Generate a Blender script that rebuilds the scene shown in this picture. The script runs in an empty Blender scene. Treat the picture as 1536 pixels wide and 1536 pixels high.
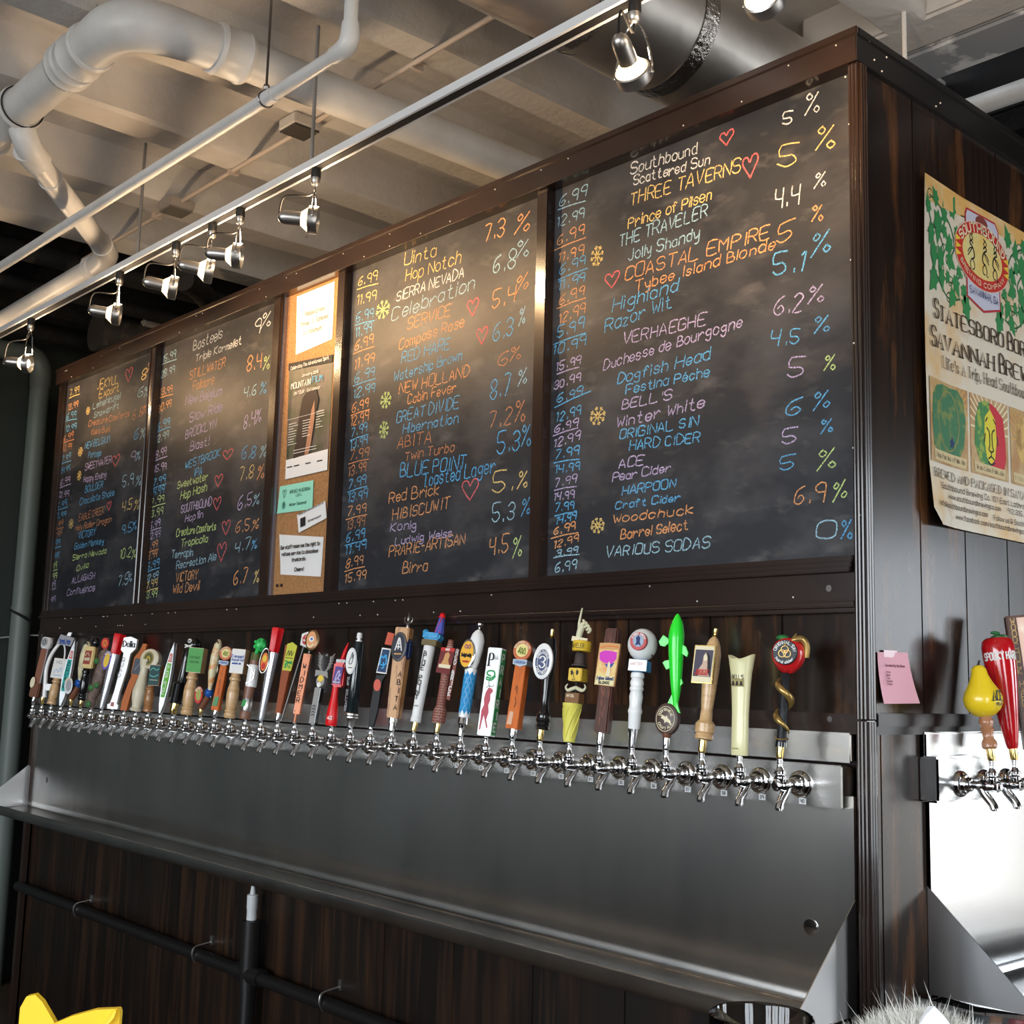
import bpy, bmesh, math, random
from mathutils import Vector, Matrix
random.seed(7)
PI=math.pi
sc=bpy.context.scene; col=sc.collection
EYE=1.6   # everything is laid out relative to the eye height, then raised once at the end
# ---------------------------------------------------------------- camera, sky, exposure
cam=bpy.data.objects.new('camera',bpy.data.cameras.new('camera')); col.objects.link(cam); sc.camera=cam
yaw,pit,rol=math.radians(48.021),math.radians(8.048),math.radians(1.521)
F=Vector((-math.sin(yaw)*math.cos(pit),math.cos(yaw)*math.cos(pit),math.sin(pit)))
Rt=F.cross(Vector((0,0,1))).normalized(); Up=Rt.cross(F)
R2=Rt*math.cos(rol)+Up*math.sin(rol); U2=Up*math.cos(rol)-Rt*math.sin(rol)
CAM=Vector((1.358,-2.1889,0))
cam.matrix_world=Matrix(((R2.x,U2.x,-F.x,CAM.x),(R2.y,U2.y,-F.y,CAM.y),(R2.z,U2.z,-F.z,CAM.z+EYE),(0,0,0,1)))
cam.data.sensor_width=36; cam.data.lens=36*1843.3/1536; cam.data.clip_start=.02
vs=sc.view_settings; vs.view_transform='Standard'; vs.look='None'; vs.gamma=1; vs.use_curve_mapping=False; vs.exposure=0.15
w=bpy.data.worlds.new('sky'); sc.world=w; w.use_nodes=True
nt=w.node_tree; bg=nt.nodes['Background']; bg.inputs[0].default_value=(.86,.93,1.0,1); bg.inputs[1].default_value=13.0
_tc=nt.nodes.new('ShaderNodeTexCoord'); _sx=nt.nodes.new('ShaderNodeSeparateXYZ'); _mr=nt.nodes.new('ShaderNodeMapRange'); _mx=nt.nodes.new('ShaderNodeMix'); _mx.data_type='RGBA'   # bright overcast sky above, duller street below the horizon
nt.links.new(_tc.outputs['Generated'],_sx.inputs[0]); nt.links.new(_sx.outputs['Z'],_mr.inputs['Value']); _mr.inputs['From Min'].default_value=-.06; _mr.inputs['From Max'].default_value=.04
nt.links.new(_mr.outputs[0],_mx.inputs['Factor']); _mx.inputs['A'].default_value=(.36,.36,.35,1); _mx.inputs['B'].default_value=(.86,.93,1.0,1); nt.links.new(_mx.outputs['Result'],bg.inputs[0])
def lamp(name,kind,loc,energy,color,parent=None,**k):
    l=bpy.data.lights.new(name,kind); l.energy=energy; l.color=color
    for a,b in k.items(): setattr(l,a,b)
    o=bpy.data.objects.new(name,l); o.location=loc; col.objects.link(o)
    if parent: o.parent=parent
    return o
def aim(o,d): o.rotation_euler=Vector(d).to_track_quat('-Z','Y').to_euler()
# daylight arriving through the street windows (portals only guide the sky light through the openings)
WINF=[(-2.6,-1.35),(-1.15,.1),(.3,1.55),(1.75,3.0)]       # front windows, x ranges in wall_front
WINR=[(-3.2,-1.9),(1.2,2.4),(4.9,7.4)]             # right windows, y ranges in wall_right
WZ=(-.45,1.6); WZR=(-1.56,1.25); YF=-6.0; XR=3.6
for a,b in WINF:
    o=lamp('window_portal','AREA',((a+b)/2,YF-.12,(WZ[0]+WZ[1])/2+EYE),1,(1,1,1),shape='RECTANGLE',size=b-a,size_y=WZ[1]-WZ[0]); aim(o,(0,1,0)); o.data.cycles.is_portal=True
for a,b in WINR:
    o=lamp('window_portal','AREA',(XR+.12,(a+b)/2,(WZR[0]+WZR[1])/2+EYE),1,(1,1,1),shape='RECTANGLE',size=b-a,size_y=WZR[1]-WZR[0]); aim(o,(-1,0,0)); o.data.cycles.is_portal=True
# ---------------------------------------------------------------- materials
def mat(name,c,rough=.5,metal=0,bump=None,var=None,coat=0,emit=None,alpha=None,trans=0,aniso=None,spec=None):
    """bump=(scale vec,strength,distance)  var=(scale vec, second colour, lo, hi)"""
    if name in bpy.data.materials: return bpy.data.materials[name]
    m=bpy.data.materials.new(name); m.use_nodes=True; nt=m.node_tree; b=nt.nodes['Principled BSDF']
    b.inputs['Base Color'].default_value=(*c,1); b.inputs['Roughness'].default_value=rough; b.inputs['Metallic'].default_value=metal
    if coat: b.inputs['Coat Weight'].default_value=coat; b.inputs['Coat Roughness'].default_value=.12
    if trans: b.inputs['Transmission Weight'].default_value=trans; b.inputs['IOR'].default_value=1.45
    if spec is not None: b.inputs['Specular IOR Level'].default_value=spec
    if emit: b.inputs['Emission Color'].default_value=(*emit[0],1); b.inputs['Emission Strength'].default_value=emit[1]
    tc=None
    def noise(sc,detail=4,rough=.6,coord='Object'):
        nonlocal tc
        if tc is None: tc=nt.nodes.new('ShaderNodeTexCoord')
        mp=nt.nodes.new('ShaderNodeMapping'); mp.inputs['Scale'].default_value=sc if hasattr(sc,'__len__') else (sc,)*3
        nt.links.new(tc.outputs[coord],mp.inputs[0]); n=nt.nodes.new('ShaderNodeTexNoise'); n.inputs['Scale'].default_value=1
        n.inputs['Detail'].default_value=detail; n.inputs['Roughness'].default_value=rough
        nt.links.new(mp.outputs[0],n.inputs['Vector']); return n.outputs['Fac']
    cur=None
    if var:
        vl=var if isinstance(var,list) else [var]
        for sc_,c2,lo,hi in vl:
            n=noise(sc_); r=nt.nodes.new('ShaderNodeMapRange'); r.inputs['From Min'].default_value=lo; r.inputs['From Max'].default_value=hi
            nt.links.new(n,r.inputs['Value']); mx=nt.nodes.new('ShaderNodeMix'); mx.data_type='RGBA'
            nt.links.new(r.outputs[0],mx.inputs['Factor'])
            if cur is None: mx.inputs['A'].default_value=(*c,1)
            else: nt.links.new(cur,mx.inputs['A'])
            mx.inputs['B'].default_value=(*c2,1); cur=mx.outputs['Result']
        nt.links.new(cur,b.inputs['Base Color'])
    if bump:
        n=noise(bump[0]); bn=nt.nodes.new('ShaderNodeBump'); bn.inputs['Strength'].default_value=bump[1]; bn.inputs['Distance'].default_value=bump[2]
        nt.links.new(n,bn.inputs['Height']); nt.links.new(bn.outputs[0],b.inputs['Normal'])
    if alpha:
        n=noise(alpha[0],2,.5); r=nt.nodes.new('ShaderNodeMapRange'); r.inputs['From Min'].default_value=alpha[1]; r.inputs['From Max'].default_value=alpha[2]
        r.inputs['To Min'].default_value=alpha[3]; r.inputs['To Max'].default_value=alpha[4]
        nt.links.new(n,r.inputs['Value']); nt.links.new(r.outputs[0],b.inputs['Alpha'])
    if aniso:
        b.inputs['Anisotropic'].default_value=aniso[0]; v=nt.nodes.new('ShaderNodeCombineXYZ')
        for i in range(3): v.inputs[i].default_value=aniso[1][i]
        nt.links.new(v.outputs[0],b.inputs['Tangent'])
    return m
MT={}
def stained(name,streak,base=(.012,.008,.006),mid=(.030,.016,.010),lo=.56,hi=.74,rough=.2,coat=.35,spec=None):
    return mat(name,base,rough,coat=coat,spec=spec,var=[((10,10,1.2),mid,.40,.68),((2.5,2.5,1.1),(.020,.012,.010),.45,.62),((11,11,2.2),streak,lo,hi),((60,60,1.5),(.008,.005,.004),.50,.74)],bump=((60,60,3),.10,.0015))
W_PLANK=stained('dark stained planks',(.075,.030,.013),lo=.55,hi=.82,rough=.22)
W_WORN=stained('worn stained planks',(.15,.058,.020),lo=.50,hi=.80,rough=.22)
W_LOW=mat('streaky brown boards',(.006,.003,.002),.42,coat=.1,var=[((26,26,1.6),(.040,.017,.007),.44,.72),((5,5,1.5),(.010,.006,.004),.5,.65),((55,55,2),(.052,.024,.010),.60,.78)],bump=((60,60,3),.2,.002))
W_FRAME=mat('brown black frame paint',(.018,.010,.008),.26,coat=.5,var=((2,2,2),(.034,.018,.012),.4,.7),bump=((30,30,30),.05,.001))
W_SIDE=stained('side stained planks',(.17,.068,.022),base=(.012,.008,.006),lo=.52,hi=.80,rough=.26,coat=.04,spec=.26)
SLATE=mat('chalk dusted slate',(.020,.022,.028),.5,spec=.32,var=[((2.6,2.6,4.6),(.075,.075,.082),.46,.74),((8,8,20),(.105,.10,.10),.56,.82),((3.1,3.1,6),(.07,.058,.052),.56,.75)],bump=((300,300,300),.08,.0005))
STEEL=mat('brushed stainless steel',(.56,.54,.51),.24,1,aniso=(.75,(1,0,0)),var=[((5,5,1.2),(.42,.41,.40),.42,.7),((3,3,2),(.60,.58,.56),.5,.7)],bump=((2.2,2.2,1.2),.10,.01))
STEEL_S=mat('brushed stainless steel side',(.60,.60,.60),.20,1,aniso=(.75,(0,1,0)))
STEEL_T=mat('dull stainless steel',(.5,.5,.5),.34,1)
CHROME=mat('polished chrome',(.72,.72,.73),.07,1)
SATIN=mat('satin nickel',(.50,.48,.46),.34,1)
SATIN_D=mat('dark satin nickel',(.22,.20,.19),.3,1)
GOLD=mat('polished brass',(.80,.58,.22),.16,1)
OLDGOLD=mat('antique gold paint',(.48,.31,.10),.3,.7,var=((30,30,30),(.25,.16,.05),.4,.7))
GALV=mat('galvanised duct steel',(.82,.80,.77),.42,1,var=[((3,3,3),(.62,.60,.58),.4,.7)],bump=((2.5,2.5,2.5),.35,.03))
TAPE=mat('crinkled foil tape',(.66,.64,.62),.2,1,bump=((40,40,40),1,.01))
PAINT=mat('white ceiling paint',(.62,.59,.56),.6,var=[((5,5,5),(.54,.51,.48),.4,.7),((14,14,14),(.16,.15,.14),.735,.77)],bump=((22,22,22),.35,.012))
PAINT_P=mat('white pipe paint',(.70,.70,.70),.38,var=((9,9,9),(.62,.61,.6),.4,.7),bump=((30,30,30),.12,.004))
BLACKC=mat('unpainted black ceiling',(.006,.006,.007),.8,var=((3,3,3),(.028,.022,.02),.5,.75),bump=((9,9,9),.6,.03))
GREENW=mat('dark green wall paint',(.030,.040,.036),.6,bump=((60,60,60),.3,.004))
GREENP=mat('grey green pipe paint',(.17,.20,.18),.45,bump=((60,60,60),.2,.003))
FLOORM=mat('dark floor boards',(.05,.035,.025),.4,var=((2,12,2),(.09,.06,.04),.4,.7))
WALLM=mat('warm grey plaster',(.10,.095,.09),.7,bump=((30,30,30),.2,.004))
BLACK=mat('black plastic',(.012,.012,.013),.45,spec=.2)
BGLOSS=mat('black gloss lacquer',(.008,.008,.009),.12,coat=.4)
CORK=mat('cork',(.42,.21,.08),.8,var=((160,160,160),(.28,.13,.045),.45,.65),bump=((220,220,220),.3,.002))
PAPER=mat('white paper',(.82,.82,.82),.7)
def flat(name,c,rough=.55,metal=0,coat=0): return mat(name,c,rough,metal,coat=coat,spec=.25)
INK=flat('black ink',(.02,.02,.022),.6)
WHITE=mat('white gloss enamel',(.86,.86,.85),.22,coat=.2)
PRW=flat('white print',(.80,.79,.76)); PRR=flat('red print',(.55,.03,.025)); PRB=flat('blue print',(.03,.09,.35)); PRG=flat('green print',(.04,.30,.08)); PRY=flat('yellow print',(.80,.55,.06)); PRO=flat('orange print',(.75,.20,.04)); PRK=flat('dark print',(.03,.02,.02)); PRN=flat('navy print',(.015,.03,.13)); PRC=flat('cream print',(.78,.70,.48)); PRP=flat('purple print',(.20,.06,.45)); PRGY=flat('grey print',(.35,.35,.37)); PRM=flat('magenta print',(.65,.05,.5)); PRLB=flat('light blue print',(.05,.40,.75)); PRBR=flat('brown print',(.16,.06,.03))
CH={k:mat('chalk '+n,c,.9,alpha=(520,.36,.6,.25,1)) for k,n,c in (('w','white',(.85,.86,.84)),('y','yellow',(.90,.66,.24)),('o','orange',(.86,.40,.16)),('b','blue',(.14,.48,.82)),('B','bright blue',(.12,.52,.95)),('c','pale blue',(.38,.62,.74)),('l','lilac',(.56,.46,.72)),('g','lime',(.62,.80,.30)),('r','rust',(.62,.27,.12)),('p','pink',(.80,.16,.17)))}
# ---------------------------------------------------------------- mesh helpers
class M:
    def __init__(s): s.v=[]; s.f=[]; s.smooth=True
    def add(s,V,Fc):
        n=len(s.v); s.v+= [tuple(p) for p in V]; s.f+=[tuple(i+n for i in f) for f in Fc]; return s
    def box(s,x0,x1,y0,y1,z0,z1,bev=0,tx=1,ty=1):
        """box; tx,ty shrink the top; bev chamfers every edge"""
        if bev<=0:
            cx,cy=(x0+x1)/2,(y0+y1)/2; V=[]
            for z,a,b in ((z0,1,1),(z1,tx,ty)):
                for X,Y in ((x0,y0),(x1,y0),(x1,y1),(x0,y1)): V.append((cx+(X-cx)*a,cy+(Y-cy)*b,z))
            return s.add(V,[(3,2,1,0),(4,5,6,7),(0,1,5,4),(1,2,6,5),(2,3,7,6),(3,0,4,7)])
        bm=bmesh.new(); cx,cy=(x0+x1)/2,(y0+y1)/2; vs_=[]
        for z,a,b in ((z0,1,1),(z1,tx,ty)):
            for X,Y in ((x0,y0),(x1,y0),(x1,y1),(x0,y1)): vs_.append(bm.verts.new((cx+(X-cx)*a,cy+(Y-cy)*b,z)))
        for f in [(3,2,1,0),(4,5,6,7),(0,1,5,4),(1,2,6,5),(2,3,7,6),(3,0,4,7)]: bm.faces.new([vs_[i] for i in f])
        bmesh.ops.bevel(bm,geom=bm.edges[:],offset=bev,segments=2,affect='EDGES'); bm.verts.index_update()
        s.add([v.co[:] for v in bm.verts],[[v.index for v in f.verts] for f in bm.faces]); bm.free(); return s
    def lathe(s,prof,n=20,c=(0,0),axis='z',flute=None,sx=1,sy=1):
        """prof: [(h,r)] bottom to top"""
        V=[];m=len(prof)
        for h,r in prof:
            for i in range(n):
                a=2*PI*i/n; rr=r*(1 if flute is None else (flute if i%2 else 1)); x,y=rr*math.cos(a)*sx,rr*math.sin(a)*sy
                V.append((c[0]+x,c[1]+y,h) if axis=='z' else ((c[0]+x,h,c[1]+y) if axis=='y' else (h,c[0]+x,c[1]+y)))
        Fc=[]
        for j in range(m-1):
            for i in range(n):
                a,b=j*n+i,j*n+(i+1)%n; q=(a,b,b+n,a+n); Fc.append(q if axis!='y' else q[::-1])
        Fc.append(tuple(range(n))[::-1] if axis!='y' else tuple(range(n))); t=tuple(range((m-1)*n,m*n)); Fc.append(t if axis!='y' else t[::-1])
        return s.add(V,Fc)
    def tube(s,pts,r,n=10,closed=False,smooth=0,cap=True):
        pts=[Vector(p) for p in pts]
        if smooth: pts=crspline(pts,smooth,closed)
        m=len(pts); rr=r if hasattr(r,'__len__') else [r]*m
        if len(rr)!=m: rr=[rr[min(int(i*(len(rr)-1)/(m-1)),len(rr)-2)]*(1-((i*(len(rr)-1)/(m-1))%1 if i<m-1 else 1))+rr[min(int(i*(len(rr)-1)/(m-1))+1,len(rr)-1)]*((i*(len(rr)-1)/(m-1))%1 if i<m-1 else 1) for i in range(m)]
        V=[]; u=None
        for i,p in enumerate(pts):
            if closed: t=(pts[(i+1)%m]-pts[i-1])
            else: t=pts[min(i+1,m-1)]-pts[max(i-1,0)]
            t.normalize()
            if u is None: u=t.orthogonal().normalized()
            else:
                u=u-t*u.dot(t); u.normalize()
            w_=t.cross(u)
            for k in range(n):
                a=2*PI*k/n; V.append(p+(u*math.cos(a)+w_*math.sin(a))*rr[i])
        Fc=[]
        for j in range(m if closed else m-1):
            j2=(j+1)%m
            for k in range(n): Fc.append((j*n+k,j*n+(k+1)%n,j2*n+(k+1)%n,j2*n+k))
        if cap and not closed: Fc.append(tuple(range(n))[::-1]); Fc.append(tuple(range((m-1)*n,m*n)))
        return s.add(V,Fc)
    def ball(s,c,r,n=14,sx=1,sy=1,sz=1):
        V=[];m=n//2+1
        for j in range(m):
            b=-PI/2+PI*j/(m-1)
            for i in range(n):
                a=2*PI*i/n; V.append((c[0]+r*sx*math.cos(b)*math.cos(a),c[1]+r*sy*math.cos(b)*math.sin(a),c[2]+r*sz*math.sin(b)))
        Fc=[(j*n+i,j*n+(i+1)%n,(j+1)*n+(i+1)%n,(j+1)*n+i) for j in range(m-1) for i in range(n)]
        return s.add(V,Fc)
    def prism(s,poly,y0,y1):
        """outline [(x,z)] extruded along y (front at y0)"""
        n=len(poly); a=sum(poly[i][0]*poly[(i+1)%n][1]-poly[(i+1)%n][0]*poly[i][1] for i in range(n))
        if a<0: poly=poly[::-1]
        V=[(x,y0,z) for x,z in poly]+[(x,y1,z) for x,z in poly]
        return s.add(V,[tuple(range(n)),tuple(range(n,2*n))[::-1]]+[(i+n,(i+1)%n+n,(i+1)%n,i) for i in range(n)])
    def map(s,fn): s.v=[tuple(fn(*p)) for p in s.v]; return s
    def mesh(s,name,m):
        me=bpy.data.meshes.new(name); me.from_pydata(s.v,[],s.f)
        if m: me.materials.append(m)
        if s.smooth:
            me.polygons.foreach_set('use_smooth',[True]*len(me.polygons)); me.set_sharp_from_angle(angle=.7)
        me.update(); return me
def crspline(p,k,closed=False):
    out=[];n=len(p)
    for i in range(n if closed else n-1):
        if closed: a,b,c,d=p[i-1],p[i],p[(i+1)%n],p[(i+2)%n]
        else: a,b,c,d=p[max(i-1,0)],p[i],p[i+1],p[min(i+2,n-1)]
        for j in range(k):
            t=j/k; out.append(.5*((2*b)+(c-a)*t+(2*a-5*b+4*c-d)*t*t+(3*b-a-3*c+d)*t**3))
    if not closed: out.append(p[-1])
    return out
def bezl(name,M_,m,parent=None,world=True,**pr):
    o=bpy.data.objects.new(name,M_.mesh(name,m)); col.objects.link(o)
    if parent:
        o.parent=parent
        if world:
            base=parent.location.copy(); q=parent.parent
            while q: base+=q.location; q=q.parent
            for v in o.data.vertices: v.co-=base
    for k,v in pr.items(): o[k]=v
    return o
part=bezl
def thing(name,label,cat,loc=(0,0,0),group=None,rot=None):
    o=bpy.data.objects.new(name,None); o.empty_display_size=.05; col.objects.link(o); o.location=loc
    if rot: o.rotation_euler=rot
    o['label']=label; o['category']=cat
    if group: o['group']=group
    return o
def single(name,M_,m,label,cat,group=None):
    o=bezl(name,M_,m); me=o.data
    n=len(me.vertices); cx=sum(v.co.x for v in me.vertices)/n; cy=sum(v.co.y for v in me.vertices)/n; cz=min(v.co.z for v in me.vertices)
    for v in me.vertices: v.co-=Vector((cx,cy,cz))
    o.location=(cx,cy,cz); o['label']=label; o['category']=cat
    if group: o['group']=group
    return o
def struct(name,M_,m,**k):
    o=bezl(name,M_,m); o['kind']='structure'; return o
def copy_tree(o,parent=None):
    c=o.copy(); col.objects.link(c); c.parent=parent
    for ch in [x for x in KIDS.get(o,[])]: copy_tree(ch,c)
    return c
KIDS={}
# ---------------------------------------------------------------- stroke lettering
G={}
def _g(s):
    for ln in s.strip().split('\n'):
        k,r=ln[0],ln[2:]; G[k]=[[(int(a[0]),int(a[1])) for a in st.split('.')] for st in r.split()]
_g('''A:02.28.42 14.34
B:02.08.28.37.36.25.05 25.35.44.43.32.02
C:47.38.18.07.03.12.32.43
D:02.08.28.46.44.22.02
E:48.08.02.42 05.35
F:48.08.02 05.35
G:47.38.18.07.03.12.32.43.45.25
H:08.02 48.42 05.45
I:18.12
J:38.33.22.12.03
K:08.02 48.05.42
L:08.02.42
M:02.08.25.48.42
N:02.08.42.48
O:18.07.03.12.32.43.47.38.18
P:02.08.38.47.46.35.05
Q:18.07.03.12.32.43.47.38.18 24.42
R:02.08.38.47.46.35.05 25.42
S:47.38.18.07.06.15.35.44.43.32.12.03
T:08.48 28.22
U:08.03.12.32.43.48
V:08.22.48
W:08.12.26.32.48
X:08.42 48.02
Y:08.25.48 25.22
Z:08.48.02.42
a:35.26.16.05.03.12.22.33 36.32
b:08.02 05.16.26.35.33.22.12.03
c:35.26.16.05.03.12.22.33
d:35.26.16.05.03.12.22.33 38.32
e:04.34.35.26.16.05.03.12.22.33
f:37.28.17.12 06.26
g:35.26.16.05.04.13.23.34 36.31.20.10.01
h:08.02 05.16.26.35.32
i:06.02 08.07
j:16.11.00 18.17
k:08.02 36.04.32
l:08.02
m:06.02 05.16.25.22 25.36.45.42
n:06.02 05.16.26.35.32
o:16.05.03.12.22.33.35.26.16
p:06.00 05.16.26.35.33.22.12.03
q:35.26.16.05.03.12.22.33 36.30
r:06.02 04.15.26.35
s:35.26.16.05.14.24.33.22.12.03
t:18.13.22.32 06.26
u:06.03.12.22.33 36.32
v:06.22.46
w:06.12.25.32.46
x:06.32 36.02
y:06.13.23.34 36.31.20.10
z:06.36.02.32
0:18.07.03.12.22.33.37.28.18
1:07.18.12
2:07.18.28.37.36.02.32
3:07.18.28.37.36.25.15 25.34.33.22.12.03
4:08.05.35 38.32
5:38.08.05.25.34.33.22.12.03
6:38.17.05.03.12.22.33.34.25.14
7:08.38.12
8:18.07.06.15.34.33.22.12.03.04.25.36.37.28.18
9:35.15.06.07.18.28.37.32
%:18.07.16.27.18 48.02 44.33.42.53.44
.:12.13
,:13.01
':18.16
!:18.14 13.12
-:05.25
/:38.02
@:34.25.14.23.34.33.44.46.28.07.03.22.32
é:04.34.35.26.16.05.03.12.22.33 17.28
&:42.07.18.27.04.12.22.44''')
WORDS=[]
def layout(t,hand=False):
    """strokes in units of 1/6 cap height, baseline 0"""
    x=0;out=[];wi=0;WORDS.clear()
    for ch in t:
        if ch==' ': x+=2.6; wi+=1; continue
        g=G.get(ch)
        if g is None: x+=3; continue
        wmax=max(a for st in g for a,b in st)
        dy=random.uniform(-.25,.25) if hand else 0; sk=random.uniform(-.06,.06) if hand else 0; sz=random.uniform(.92,1.1) if hand else 1
        for st in g:
            out.append([(x+(a+(b-2)*sk)*sz+(random.uniform(-.13,.13) if hand else 0),(b-2)*sz+dy+(random.uniform(-.13,.13) if hand else 0)) for a,b in st]); WORDS.append(wi)
        x+=wmax*sz+(1.5 if not hand else random.uniform(1.1,1.7))
    return out,max(x-1.4,1)
def ribbon(m,pts,wd,fn,curve=3,serif=False):
    """pts in plane coords -> quads through fn(u,v)"""
    P_=[Vector((a,b,0)) for a,b in pts]
    if curve and len(P_)>2:
        cl=(P_[0]-P_[-1]).length<1e-6
        P_=crspline(P_[:-1] if cl else P_,curve,cl)
        if cl: P_.append(P_[0])
    V=[];n=len(P_)
    for i,p in enumerate(P_):
        t=P_[min(i+1,n-1)]-P_[max(i-1,0)]
        if t.length<1e-9: t=Vector((1,0,0))
        t.normalize(); ww=wd*(1 if not serif else (.32+.75*abs(t.y)))
        nn=Vector((-t.y,t.x,0))*ww/2
        if i==0: p=p-t*wd*.3
        if i==n-1: p=p+t*wd*.3
        V+=[p+nn,p-nn]
    m.add([fn(v.x,v.y) for v in V],[(2*i,2*i+1,2*i+3,2*i+2) for i in range(n-1)])
def words(t,u0,v0,u1,h,wd,fn,v1,curve=2):
    """one mesh per handwritten word"""
    st,L=layout(t,True); ws=list(WORDS); sl=(v1-v0)/(u1-u0); k=(u1-u0)/L; hs=h/6; out=[]
    for i in range(max(ws)+1):
        m=M(); m.smooth=False
        for s,w_ in zip(st,ws):
            if w_==i: ribbon(m,[(u0+(a+.12*b)*k,v0+a*k*sl+b*hs) for a,b in s],wd*random.uniform(.85,1.1),fn,curve)
        out.append(m)
    return out
def text(m,t,u0,v0,u1,h,wd,fn,v1=None,hand=False,serif=False,curve=3):
    """text from (u0,v0) to (u1,v1) with cap height h"""
    st,L=layout(t,hand); v1=v0 if v1 is None else v1; sl=(v1-v0)/(u1-u0) if abs(u1-u0)>1e-9 else 0; k=(u1-u0)/L; hs=h/6
    for s in st:
        pts=[(u0+a*k,v0+a*k*sl+b*hs) for a,b in s]
        ribbon(m,pts,wd,fn,curve if len(s)>3 or hand else 0,serif)
        if serif:
            for e,q in ((pts[0],pts[1]),(pts[-1],pts[-2])):
                if abs(q[1]-e[1])>abs(q[0]-e[0])*1.2 and len(s)<8: ribbon(m,[(e[0]-wd*1.1,e[1]),(e[0]+wd*1.1,e[1])],wd*.3,fn,0)
    return m
def arctext(m,t,cx,cz,rx,rz,a0,a1,h,wd,fn,inside=False):
    """text on an ellipse from angle a0 to a1 (degrees)"""
    st,L=layout(t)
    for s in st:
        pts=[]
        for a,b in s:
            an=math.radians(a0+(a1-a0)*a/L); nx,nz=math.cos(an)/rx,math.sin(an)/rz; q=(b/6-.5)*h*(-1 if inside else 1)/math.hypot(nx,nz); pts.append((cx+rx*math.cos(an)+nx*q,cz+rz*math.sin(an)+nz*q))
        ribbon(m,pts,wd,fn,0)
    return m
def heart(m,cx,cz,w_,h_,wd,fn):
    pts=[(0,-.5),(-.28,-.12),(-.48,.22),(-.36,.46),(-.14,.44),(0,.2),(.16,.47),(.4,.5),(.48,.22),(.25,-.15),(0,-.5)]
    ribbon(m,[(cx+a*w_+random.uniform(-.02,.02)*w_,cz+b*h_) for a,b in pts],wd,fn,3)
def flake(m,cx,cz,w_,h_,wd,fn):
    for k in range(4):
        a=k*PI/4+.2; dx,dz=math.cos(a)*w_/2,math.sin(a)*h_/2
        ribbon(m,[(cx-dx,cz-dz),(cx+dx,cz+dz)],wd,fn,0)
        for sg in (-1,1):
            for b in (-.5,.5):
                ribbon(m,[(cx+sg*dx*.6,cz+sg*dz*.6),(cx+sg*(dx*.9-b*dz*.4),cz+sg*(dz*.9+b*dx*.4))],wd*.8,fn,0)
def ell(cx,cz,rx,rz,n=28): return [(cx+rx*math.cos(2*PI*i/n),cz+rz*math.sin(2*PI*i/n)) for i in range(n)]
def fnY(y): return lambda u,v:(u,y,v)       # plane facing -Y
def fnX(x): return lambda u,v:(x,u,v)       # plane facing +X
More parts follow.
